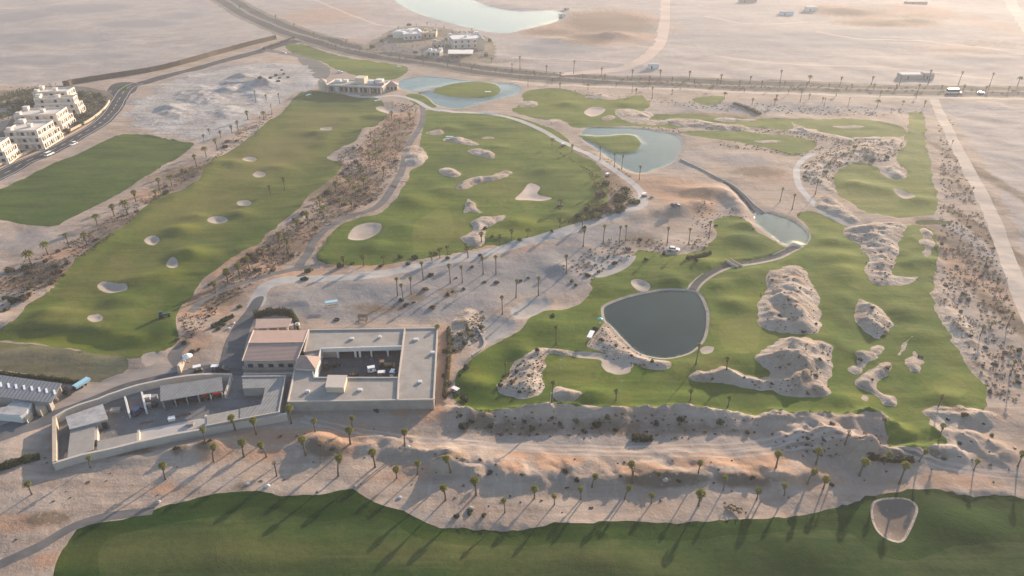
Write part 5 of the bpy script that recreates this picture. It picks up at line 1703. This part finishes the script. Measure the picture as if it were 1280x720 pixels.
ground_wall("garden_wall", "-40,221 0,207 28,194 58,180 88,164 114,150 131,136 137,127", 1.2, .5, "wall_tan", "low tan garden wall lit orange between villas and avenue")
ground_wall("boundary_wall", "80,108 100,104 140,97.5 200,87.5 260,71.5 310,57.5 345,49", 3.6, 1.6, "bush_brown", "long dark boundary wall between the pale desert and avenue")
ground_wall("canal_wall", "850,200 872,210 893,221 915,232 932,246 944,258 955,266", .7, .4, "wall_grey", "dark curved retaining wall along the stream above the small pond")
ground_wall("rock_wall", "596,410 606,432 590,446", .8, .6, "stone", "short rough stone edging near olive bushes by grass corner")

# --- clubhouse
cl0, cl1 = P(409, 115), P(478, 118)
ch = thing("clubhouse", "long low clubhouse with grey flat roof above the driving range", "building", (cl0 + cl1) / 2, 0, None, True)
cd_ = (cl1 - cl0).to_2d()
CL = cd_.length
cd_.normalize()
cn = Vector((-cd_.y, cd_.x))
W = lambda a_, b_: (cl0.x + cd_.x * a_ + cn.x * b_, cl0.y + cd_.y * a_ + cn.y * b_)
rect = lambda a0, a1, b0, b1: [W(a0, b0), W(a1, b0), W(a1, b1), W(a0, b1)]
MB().prism(rect(0, CL, 2.5, 17), -.5, 4.2).build("wall", "wall_grey", ch)
MB().prism(rect(-.3, CL + .3, -.3, 17.3), 4.202, 4.7).build("roof", "wall_grey", ch)
mb = MB()
wall_line(mb, rect(0, CL, 0, 17), .4, 4.702, 5.3, True)
mb.build("parapet", "wall_white", ch)
for i in range(6):
    a_ = CL * i / 5.2
    MB().prism(rect(a_, a_ + .9, 0, .8), -.5, 4.2).build("pier", "wall_tan", ch)
for i in range(11):
    a_ = CL * (i + .35) / 11.5
    MB().prism(rect(a_ + .4, a_ + 2.6, 2.4, 2.49), .2, 3.2).build("window", "paint_sky" if i == 1 else "pane", ch)
MB().prism(rect(CL * .45, CL * .62, 8, 16), 4.703, 8.6).build("roof_room", "box_tan", ch)
for a_, b_, s_, hh in ((.08, 9, 3.5, 6.6), (.2, 11, 3, 6.2), (.68, 8, 4, 7), (.8, 10, 5, 7.4), (.9, 5, 4, 6.6)):
    MB().prism(rect(CL * a_, CL * a_ + s_, b_, b_ + s_), 4.704, hh).build("roof_room", "wall_white" if a_ < .85 else "roof_pink", ch)
tq = P(404, 112)
tr_ = thing("round_tower", "round cream tower at left end of clubhouse", "tower", tq, 0)
MB().tube([(0, 0, -.5), (0, 0, 6.0), (0, 0, 6.01), (0, 0, 8)], [3, 3, 3.3, .3], 16).build("wall", "box_tan", tr_)
pv = P(490, 113)
pvt = thing("pavilion", "small square pavilion with pinkish hipped roof near pond end", "pavilion", pv, .1)
MB().box(0, 4, -.4, 8, 7, 3.6).build("wall", "wall_tan", pvt)
MB().box(0, 4, 3.2, 9.4, 8.4, 2.4, 0, .0).build("roof", "roof_pink", pvt)
for x_ in (-2.5, 0, 2.5):
    MB().box(x_, .46, .4, 1.4, .1, 1.9).build("window", "pane", pvt)

# --- lakeside villas
villa("white lakeside villa with curved roofs, left of the pair", (505, 50), (527, 49), (496, 45), 1, .7, ("wall_white", "wall_white"), "white lakeside villas", 4.5, "villa", 4)
villa("pale lakeside villa with bright side tower, right of pair", (566, 61), (606, 59), (560, 54), 2, .7, ("wall_white", "wall_cream"), "white lakeside villas", 3.6, "villa", 5)
for (u, v), lbl, L in (((500, 44), "white curved roof hall beside the lakeside villas, smaller", 14), ((516, 42), "white curved roof hall beside the lakeside villas, larger", 18)):
    p = P(u, v + 3)
    o = thing("vaulted_hall", lbl, "building", p, .15)
    mb = MB()
    prof = [(L / 2 * math.cos(PI * k / 8), 3.2 * math.sin(PI * k / 8) + 2.5) for k in range(9)]
    mb.hull([(x_, 0, z_) for x_, z_ in prof], [(x_, 11, z_) for x_, z_ in prof])
    mb.build("roof", "wall_white", o)
    MB().box(0, 5.5, -.5, L - .4, 10.5, 2.98).build("wall", "wall_cream", o)
villa("small pale villa between the lakeside pair and car park", (540, 60), (556, 60), (536, 57), 1, .7, ("wall_tan", "wall_cream"), "white lakeside villas", 3.8, "villa", 3)
villa("tan lakeside villa low beside white curved halls", (528, 47), (545, 47), (524, 43), 1, .7, ("wall_tan", "wall_tan"), "white lakeside villas", 3.8, "villa", 3)
villa("pale low villa close to highway, left of white canopy", (532, 70), (550, 71), (529, 67), 1, .7, ("wall_white", "wall_grey"), "white lakeside villas", 3.4, "villa", 3)
villa("farthest tan villa near the lagoon shore", (570, 47), (590, 48), (566, 44), 1, .7, ("wall_tan", "wall_cream"), "white lakeside villas", 3.6, "villa", 3)
canopy("carport", "white flat canopy in front of the right lakeside villa", "560,62 592,62 590,67 560,67", 4.2, "wall_white", 5, .4, 0, "carport", "wall_tan")
p = P(601, 62)
o = thing("tower", "slim sunlit tower at right end of lakeside villa", "tower", p, .2)
MB().box(0, 0, -.5, 6, 6, 9.5).build("wall", "box_tan", o)
MB().box(0, 0, 9.0, 7, 7, 2.2, 0, 0.0).build("roof", "wall_tan", o)


def shed_box(u, v, sx, sy, h, mat, label, cat="cabin", rot=0.0, roof="wall_white", name="cabin"):
    p = at(u, v)
    o = thing(name, label, cat, p, rot)
    MB().box(0, sy / 2, -.4, sx, sy, h + .4).build("wall", mat, o)
    MB().hull([(-sx / 2 - .2, -.2, h + .002), (sx / 2 + .2, -.2, h + .002), (sx / 2 + .2, sy + .2, h + .002), (-sx / 2 - .2, sy + .2, h + .002)],
              [(-sx / 2 - .2, sy * .35, h + h * .22), (sx / 2 + .2, sy * .35, h + h * .22), (sx / 2 + .2, sy * .65, h + h * .22), (-sx / 2 - .2, sy * .65, h + h * .22)]).build("roof", roof, o)
    MB().box(-sx * .2, -.03, 0, 1.1, .1, min(2.2, h * .8)).build("door", "pane", o)
    return o


shed_box(1015, 14, 12, 9, 4, "wall_white", "bright white cabin far off in desert beside low mounds")
shed_box(984, 19, 14, 7, 3, "paint_sky", "pale blue low cabin far off beside the bright white one", roof="wall_grey")
shed_box(1140, 99, 16, 8, 3, "wall_grey", "wide pale grey cabin behind the highway palms, brighter left part", roof="wall_white")
shed_box(1161, 99, 7, 8, 3.4, "wall_grey", "grey blue cabin joined to right end of wide pale cabin", roof="wall_grey")
shed_box(1146, 5, 26, 6, 2.2, "wall_grey", "long grey low hut far away at the top of desert", roof="wall_grey")
shed_box(817, 86, 8, 4, 3, "wall_white", "small white cabin on the verge above the highway")
shed_box(935, 3, 22, 5, 3, "roof_pink", "pinkish low hut on the horizon side of desert", roof="roof_pink")
shed_box(703, 21, 8, 6, 2.5, "wall_white", "little white hut at the tip of lagoon", roof="wall_tan")
shed_box(708, 13, 6, 5, 2.5, "wall_tan", "little tan hut beside white hut at lagoon tip", roof="wall_tan")


# ------------------------------------------------------------------ vehicles
def car(u, v, rot, mat, label, L=4.5, Wd=1.9, H=1.5, name="parked_car", cat="car", van=False, z=None):
    p = at(u, v)
    o = thing(name, label, cat, p, rot)
    y = Wd / 2
    prof = [(-L / 2, .35), (L / 2, .35), (L / 2, .75), (L * .22, .92), (-L / 2, .98)]
    if van:
        prof = [(-L / 2, .35), (L / 2, .35), (L / 2, 1.0), (L * .38, 1.15), (-L / 2, 1.15)]
    MB().hull([(a_, -y, b_) for a_, b_ in prof], [(a_, y, b_) for a_, b_ in prof]).build("body", mat, o)
    x0, x1, x2, x3 = (-L / 2 + .05, L * .38, L * .27, -L / 2 + .15) if van else (-L * .46, L * .2, L * .06, -L * .34)
    zb = 1.151 if van else .93
    q = [(x0, -y * .92, zb), (x1, -y * .92, zb), (x1, y * .92, zb), (x0, y * .92, zb)]
    t = [(x3, -y * .78, H - .1), (x2, -y * .78, H - .1), (x2, y * .78, H - .1), (x3, y * .78, H - .1)]
    MB().hull(q, t).build("windows", "pane", o)
    r_ = [(a_, b_, H - .098) for a_, b_, _ in t]
    MB().hull(r_, [(a_ * .97, b_ * .95, H) for a_, b_, _ in t]).build("roof", mat, o)
    for sx in (-.3, .3):
        for s_ in (-1, 1):
            MB().tube([(sx * L, s_ * (y - .2), .34), (sx * L, s_ * (y + .02), .34)], [.34, .34], 12).build("wheel", "rubber", o)
    for s_ in (-1, 1):
        MB().box(L / 2 + .01, s_ * y * .7, .6, .06, .35, .15).build("headlight", "skylight", o)
    return o


def cart(u, v, rot, label, top_mat="paint_white", body="paint_black", sc=1.0):
    p = at(u, v)
    o = thing("golf_cart", label, "golf cart", p, rot)
    MB().hull([(-1.2, -.6, .3), (1.3, -.6, .3), (1.3, .6, .3), (-1.2, .6, .3)], [(-1.2, -.6, .75), (.9, -.55, .8), (.9, .55, .8), (-1.2, .6, .75)]).build("body", body, o)
    MB().box(-.3, 0, .76, .6, 1.1, .2).build("seat", "timber", o)
    MB().box(-.1, 0, 1.85, 2.2, 1.35, .09).build("roof", top_mat, o)
    for x_, y_ in ((-1, -.55), (-1, .55), (.8, -.55), (.8, .55)):
        MB().box(x_, y_, .7, .06, .06, 1.16).build("post", "steel", o)
    for x_ in (-.85, .9):
        for s_ in (-1, 1):
            MB().tube([(x_, s_ * .45, .24), (x_, s_ * .65, .24)], [.24, .24], 10).build("wheel", "rubber", o)
    o.scale = (sc,) * 3
    return o


def tractor(u, v, rot, mat, label, bucket=False, name="tractor"):
    p = at(u, v)
    o = thing(name, label, "tractor", p, rot)
    MB().hull([(-.4, -.45, .6), (1.8, -.4, .6), (1.8, .4, .6), (-.4, .45, .6)], [(-.4, -.42, 1.35), (1.75, -.34, 1.2), (1.75, .34, 1.2), (-.4, .42, 1.35)]).build("bonnet", mat, o)
    MB().box(-1.0, 0, .8, 1.2, 1.2, .5).build("platform", mat, o)
    MB().box(-.9, 0, 1.31, 1.0, 1.05, .95, 0, .9).build("cab", "pane", o)
    MB().box(-.9, 0, 2.27, 1.3, 1.3, .1).build("roof", mat, o)
    for x_, r_, w_ in ((-1.0, .75, .4), (1.3, .45, .28)):
        for s_ in (-1, 1):
            MB().tube([(x_, s_ * .6, r_), (x_, s_ * (.6 + w_), r_)], [r_, r_], 12).build("wheel", "rubber", o)
    if bucket:
        MB().hull([(2.5, -1, .1), (3.2, -1, .1), (3.2, 1, .1), (2.5, 1, .1)], [(2.3, -1, .9), (2.9, -1, .7), (2.9, 1, .7), (2.3, 1, .9)]).build("bucket", mat, o)
        for s_ in (-1, 1):
            MB().tube([(.2, s_ * .55, 1.2), (1.9, s_ * .55, 1.3), (2.5, s_ * .5, .6)], [.09, .09, .09], 6).build("arm", mat, o)
    return o


d_ = (P(92, 180) - P(62, 193)).to_2d()
ra = math.atan2(d_.y, d_.x)
car(62, 194, ra, "paint_white", "white van on the avenue, nearer the picture edge", 5.2, 2.0, 2.1, "van", "van", True)
car(92, 181, ra + PI, "paint_white", "white car on avenue, closer to the bend", 4.8, 1.95, 1.7)
car(1192, 116.5, .02, "paint_white", "pale green and white bus on the highway", 10, 2.6, 3.2, "bus", "bus", True)
car(174, 515, 1.2, "paint_blue", "dark blue pickup parked in yard between fin walls", 4.6, 1.9, 1.8)
car(278, 463.5, .1, "paint_black", "black car parked beside white cart on drive", 4.2, 1.8, 1.6)
car(842, 313, -.2, "paint_white", "white car parked on gravel above the grass edge", 4.6, 1.9, 1.6)
car(844, 258, .3, "paint_blue", "dark blue car on bare ground near orange mounds", 4.4, 1.9, 1.6)
car(425, 91, .5, "paint_white", "white car in the clubhouse car park", 4.5, 1.9, 1.5)
car(355, 67, -.2, "paint_white", "white car on the road toward clubhouse", 4.5, 1.9, 1.5)
car(1226, 117, .02, "paint_white", "white car far along the highway near the picture edge", 4.5, 1.9, 1.5)
cart(248, 464, .4, "white roofed golf cart below the white parasol")
cart(270.5, 463.5, .1, "white roofed golf cart parked beside black car")
cart(570, 492, -.6, "golf cart with a white roof at left grass tip")
cart(127, 527, .5, "white roofed cart against dirty shed roof")
cart(465, 465, .3, "white cart in the courtyard, standing alone in middle", "paint_white", "paint_white")
cart(478, 471, .1, "white topped cart by courtyard's near wall, left of two", "paint_white", "paint_black")
cart(491, 469, 1.4, "white topped cart by courtyard's near wall, right of two", "paint_white", "paint_white", .9)
cart(443, 470, .2, "dark cart in courtyard next to tan rooftop room", "paint_black", "paint_black")
cart(759, 221, .9, "white golf cart on concrete path beside big upper pond")
cart(704, 183, .6, "white golf cart on concrete path at thicket's upper end")
cart(700, 258, .2, "dark golf cart below the triangular pink bunker", "paint_black", "paint_black")
cart(805, 246, .4, "white golf cart where service road meets bare ground")
tractor(269, 496, .3, "paint_red", "red tractor under open fronted shed, brightest of the machines")
tractor(256, 499, .4, "paint_red", "dull red tractor under shed, left of brightest one")
tractor(240, 501, .2, "paint_blue", "dark blue tractor in shade of open fronted shed")
tractor(225, 503, .5, "paint_black", "black tractor at the shaded left part of open shed")
tractor(482, 459, .1, "paint_yellow", "yellow brown loader in courtyard before garage bays", True, "loader")
tractor(206, 396, .5, "paint_green", "dark green mower on range grass near the drive", False, "mower")
tractor(412, 460, .6, "paint_black", "dark machine with raised arms in courtyard's left corner", True, "loader")

# trailer with a long pale blue tray
p = at(96, 487)
d_ = (P(107, 478) - P(86, 491)).to_2d()
tr_ = thing("flatbed_trailer", "long pale blue trailer behind dark utility vehicle beside hedge", "trailer", p, math.atan2(d_.y, d_.x))
MB().hull([(-.4, -.75, .7), (4.2, -.75, .7), (4.2, .75, .7), (-.4, .75, .7)], [(-.4, -.85, 1.5), (4.2, -.85, 1.5), (4.2, .85, 1.5), (-.4, .85, 1.5)]).build("tray", "paint_sky", tr_)
MB().box(1.8, 0, .4, 3.8, .5, .28).build("chassis", "steel", tr_)
for x_ in (1.2, 2.4):
    for s_ in (-1, 1):
        MB().tube([(x_, s_ * .55, .35), (x_, s_ * .8, .35)], [.35, .35], 12).build("wheel", "rubber", tr_)
MB().tube([(-.4, 0, .55), (-1.4, 0, .5)], [.06, .06], 5).build("drawbar", "steel", tr_)
tractor(88.5, 491, math.atan2(d_.y, d_.x) + .1, "paint_black", "dark utility vehicle towing pale blue trailer")


# ------------------------------------------------------------------ small things
def parasol(u, v, r_, h, mat, label, name="parasol"):
    o = thing(name, label, "parasol", at(u, v), 0)
    n = 10
    mb = MB()
    ring = [(r_ * math.cos(2 * PI * k / n), r_ * math.sin(2 * PI * k / n), h) for k in range(n)]
    for k in range(n):
        mb.poly([ring[k], ring[(k + 1) % n], (0, 0, h + r_ * .42)])
        a_, b_ = ring[k], ring[(k + 1) % n]
        mb.poly([(a_[0], a_[1], h - .15), (b_[0], b_[1], h - .15), b_, a_])
    mb.build("canopy", mat, o)
    MB().tube([(0, 0, -.2), (0, 0, h + r_ * .3)], [.05, .04], 6).build("pole", "steel", o)
    MB().box(0, 0, 0, .7, .7, .12).build("base", "wall_grey", o)


parasol(236, 452, 1.5, 2.1, "paint_white", "round white parasol beside the orange lit stone wall")
parasol(750, 404, .9, 1.7, "paint_turq", "turquoise parasol at the left rim of round pond")
p = at(227, 460)
sw_ = thing("stone_wall", "chunky orange lit stone wall at end of range path", "wall", p, 1.75)
MB().hull([(-2.6, -.5, -.3), (2.6, -.5, -.3), (2.6, .5, -.3), (-2.6, .5, -.3)], [(-2.3, -.35, 2.5), (1.8, -.35, 1.6), (1.8, .35, 1.6), (-2.3, .35, 2.5)]).build("wall", "stone", sw_)
MB().box(2.9, 0, -.2, .9, 1.2, 1.1, .2, .85).build("end_pier", "stone", sw_)


def tee_shelter(u, v, rot, label, mat="paint_sky"):
    o = thing("tee_shelter", label, "shelter", at(u, v), rot)
    MB().box(0, 0, 1.9, 4.2, 1.5, .14).build("roof", mat, o)
    for x_ in (-1.9, 1.9):
        for y_ in (-.6, .6):
            MB().box(x_, y_, -.2, .1, .1, 2.09).build("post", "steel", o)
    MB().box(0, .2, .4, 3.2, .4, .08).build("seat", "timber", o)


tee_shelter(386, 122, 1.0, "pale turquoise tee shelter at far left corner of range")
tee_shelter(472, 129, .7, "pale turquoise tee shelter on the range below clubhouse", "paint_sky")
tee_shelter(499, 86, -.5, "pale turquoise tee shelter on the roadside grass")
tee_shelter(562, 175, -.1, "pale blue tee shelter on upper part of middle fairway")
tee_shelter(610, 118, 0, "tiny white tee shelter on the island green", "paint_white")
tee_shelter(738, 424, 1.2, "white tee shelter where sandy bank meets grass", "paint_white")
tee_shelter(505, 228, -.6, "pale grey tee shelter at cart path beside middle fairway", "wall_grey")
tee_shelter(415, 383, .3, "pale blue worn shelter on gravel above courtyard building", "paint_sky")
p = at(454, 402)
fr = thing("pergola", "dark square timber pergola on gravel above courtyard building", "pergola", p, 0)
for x_, y_ in ((-1.3, -.7), (1.3, -.7), (-1.3, .9), (1.3, .9)):
    MB().box(x_, y_, -.2, .18, .18, 2.3).build("post", "timber", fr)
for k in range(6):
    MB().box(0, -.7 + .32 * k, 2.11, 3.0, .12, .16).build("beam", "timber", fr)
MB().box(0, .1, .45, 2.0, .8, .08).build("table_top", "timber", fr)
p = at(421, 400)
mb = MB()
n, m = 16, 6
for i in range(n):
    for j in range(m):
        a_, b_ = 2 * PI * i / n, 2 * PI * j / m
        mb.v.append((p.x + (.8 + .2 * math.cos(b_)) * math.cos(a_), p.y + (.8 + .2 * math.cos(b_)) * math.sin(a_), p.z + .2 + .2 * math.sin(b_)))
for i in range(n):
    for j in range(m):
        mb.f.append((i * m + j, ((i + 1) % n) * m + j, ((i + 1) % n) * m + (j + 1) % m, i * m + (j + 1) % m))
tag(mb.build("worn_tire_ring", "rubber", None, p), "black tyre lying on gravel beside the dark pergola", "tyre")
# bridge
p = at(917, 331)
br = thing("footbridge", "pale stone footbridge crossing the narrow stream", "bridge", p, R(118))
MB().box(0, 0, .1, 6.5, 2.2, .3).build("deck", "stone", br)
for s_ in (-1, 1):
    MB().box(0, s_ * 1.15, .1, 6.7, .2, 1.0).build("parapet", "wall_tan", br)


def rock(u, v, s, label, mat="stone", seed=0):
    r_ = random.Random(seed + int(u))
    p = at(u, v)
    mb = MB()
    rings = []
    for k in range(4):
        q = (1, .95, .6, .15)[k] * s
        rings.append([(p.x + q * math.cos(a_ * .785) * r_.uniform(.75, 1.15), p.y + .7 * q * math.sin(a_ * .785) * r_.uniform(.75, 1.15), p.z + (-.3, .3, .62, .75)[k] * s) for a_ in range(8)])
    b = 0
    for rg in rings:
        mb.v += rg
    for k in range(3):
        for i in range(8):
            mb.f.append((k * 8 + i, k * 8 + (i + 1) % 8, (k + 1) * 8 + (i + 1) % 8, (k + 1) * 8 + i))
    mb.f.append(tuple(range(24, 32)))
    tag(mb.build("boulder", mat, None, p), label, "boulder")


for q in ((334, 608, .8, "white boulder on the sand just above dark fairway's left hump", "wall_white"), (310, 605, .6, "smaller white boulder beside the white one near fairway", "wall_white"),
          (197, 628, .9, "rounded dark rimmed boulder by the path end", "stone"), (510, 559, .7, "bright boulder beside the dark bare trunk", "wall_cream"),
          (588, 636, .9, "tan boulder with dark side among foreground bushes", "stone"), (444, 609, .6, "dark flat boulder at fairway's small hump", "stone"),
          (500, 622, .6, "small pale boulder on streaked sand near the fairway", "wall_white"), (832, 600, .8, "pinkish boulder on the shaded ledge edge", "stone"),
          (286, 411, .7, "white boulder beside the drive's clipped hedge", "wall_white"), (292, 404, .6, "pale boulder near the drive, higher up", "wall_cream"),
          (1012, 222, 1.0, "pale boulder beside curved concrete path", "stone"), (815, 247, 1.2, "tan boulder on bare ground near orange mounds", "stone"), (1108, 345, .9, "pale boulder at tail of curved rock ridge", "stone")):
    rock(*q)


def crate(u, v, sx, sy, h, mat, label, rot=0.0, name="crate", cat="crate"):
    o = thing(name, label, cat, at(u, v), rot)
    MB().box(0, 0, 0, sx, sy, h).build("box", mat, o)
    MB().box(0, 0, h + .002, sx + .12, sy + .12, .12).build("lid", mat, o)


crate(215, 525, 1.6, 1.1, .8, "paint_white", "white crate standing alone on yard floor near slab", .3)
crate(185, 499, 1.6, 1.3, 1.1, "wall_white", "whitish crate on top of bay equipment, upper", .2)
crate(194, 500, 1.5, 1.3, 1.4, "steel", "steel grey crate beside open shed's left end", .2)
crate(186, 508, 1.3, 1.2, .9, "wall_grey", "grey crate at fin wall's lower end", .5)
crate(194, 508, 1.3, 1.2, 1.0, "paint_black", "black crate below steel grey one", .1)
crate(145, 514, 2.4, 1.4, .7, "wall_grey", "low wide grey crate in material bay", .2)
crate(238, 531, 1.8, 1.0, .5, "wall_grey", "flat grey crate on the pale slab", .1)
crate(320, 492, 1.4, 1.0, .9, "paint_black", "black crate in dark yard under angled roof", .1)
p = at(230, 519)
tb = thing("timber_beam", "long dark beam lying on the yard floor", "beam", p, .35)
MB().box(0, 0, .05, 3.8, .4, .35).build("beam", "timber", tb)
MB().box(.3, .5, .05, 3.0, .25, .25).build("plank", "timber", tb)
p = at(184, 528)
tb = thing("timber_beam", "long reddish beam lying beside pale slab's upper edge", "beam", p, .3)
MB().box(0, 0, .05, 3.2, .35, .3).build("beam", "timber", tb)
p = at(918, 639)
fp = thing("fallen_palm", "fallen yellowish palm lying on the sand just above fairway", "palm", p, -.4)
MB().tube([(-2, .3, .3), (0, 0, .35), (1.6, -.2, .5)], [.22, .2, .18], 7).build("trunk", "trunk", fp)
mb = MB()
r_ = random.Random(4)
for k in range(16):
    fan(mb, Vector((1.6 - .25 * k, -.2 + .03 * k, .55)), k * 2.4, R(25), .7, .8, r_)
mb.build("crown", "bush_olive", fp)
# palms under protection: a lamp mast and flags
for u, v, lbl in ((776, 489, "thin pale flagstick on grass below the round pond"), (688, 505, "thin pale flagstick beside the small rock mound"), (700, 462, "thin pale flagstick on oval green left of sandy bank")):
    o = thing("flagstick", lbl, "flagstick", at(u, v), 0)
    MB().tube([(0, 0, -.2), (0, 0, 4.0)], [.05, .04], 5).build("pole", "wall_white", o)
    MB().poly([(0, 0, 3.9), (.7, .1, 3.75), (0, 0, 3.5)]).build("flag", "paint_white", o)
# painted edge lines of the avenue
for off in (-4.1, 0, 4.1):
    w_ = resample([P2(*q) for q in spline(LR, False)], False)
    n_ = normals2(w_, False)
    mb = MB()
    pts_ = w_ + n_ * off
    for i in range(len(pts_) - 1):
        if off == 0 and i % 4 > 1:
            continue
        a_, b_ = pts_[i], pts_[i + 1]
        m_ = n_[i] * .12
        z_ = max(ground_z(*a_), ground_z(*b_)) + .05
        mb.poly([(a_[0] - m_[0], a_[1] - m_[1], z_), (b_[0] - m_[0], b_[1] - m_[1], z_), (b_[0] + m_[0], b_[1] + m_[1], z_), (a_[0] + m_[0], a_[1] + m_[1], z_)])
    o = mb.build("road_marking", "paint_line")
    o["kind"] = "structure"
for o in SC.objects:
    if "world" in o:
        del o["world"]
# ------------------------------------------------------------------ light, sky, air
SUN_AZ, SUN_EL = R(34), R(13.2)
S = Vector((math.sin(SUN_AZ) * math.cos(SUN_EL), math.cos(SUN_AZ) * math.cos(SUN_EL), math.sin(SUN_EL)))
sd = bpy.data.lights.new("sun", "SUN")
sd.energy, sd.angle, sd.color = 5.0, R(.5), (1.0, .78, .58)
so = bpy.data.objects.new("sun", sd)
COL.objects.link(so)
so.rotation_euler = S.to_track_quat("Z", "Y").to_euler()
w = bpy.data.worlds.new("World")
SC.world = w
w.use_nodes = True
nt = w.node_tree
sky = nt.nodes.new("ShaderNodeTexSky")
sky.sky_type = "NISHITA"
sky.sun_disc = False
sky.sun_elevation, sky.sun_rotation = SUN_EL, SUN_AZ
sky.air_density, sky.dust_density, sky.ozone_density = 1.0, 1.2, 1.3
bg = nt.nodes["Background"]
nt.links.new(sky.outputs[0], bg.inputs[0])
bg.inputs[1].default_value = .13
vs = SC.view_settings
vs.view_transform, vs.look, vs.exposure, vs.gamma = "Standard", "None", 1.15, 1.0
vs.use_curve_mapping = False

hz = bpy.data.materials.new("haze")
hz.use_nodes = True
nt = hz.node_tree
nt.nodes.clear()
ho = nt.nodes.new("ShaderNodeOutputMaterial")
hv = nt.nodes.new("ShaderNodeVolumePrincipled")
hv.inputs["Color"].default_value = (.88, .90, .98, 1)
hv.inputs["Density"].default_value = .00021
hv.inputs["Anisotropy"].default_value = .25
nt.links.new(hv.outputs[0], ho.inputs["Volume"])
hb = EXT + 20
vv = [(sx * hb, sy * hb, zz) for zz in (-14.0, 132.0) for sx, sy in ((-1, -1), (1, -1), (1, 1), (-1, 1))]
me = bpy.data.meshes.new("haze")
me.from_pydata(vv, [], [(3, 2, 1, 0), (4, 5, 6, 7), (0, 1, 5, 4), (1, 2, 6, 5), (2, 3, 7, 6), (3, 0, 4, 7)])
me.materials.append(hz)
ho_ = bpy.data.objects.new("haze", me)
ho_["kind"] = "stuff"
COL.objects.link(ho_)

SC.render.engine = "CYCLES"
SC.cycles.use_denoising = True
SC.cycles.max_bounces = 4
SC.cycles.diffuse_bounces = 2
SC.cycles.glossy_bounces = 2
SC.cycles.transparent_max_bounces = 4
SC.cycles.volume_bounces = 0
print("script", round(time.perf_counter() - T0, 1))
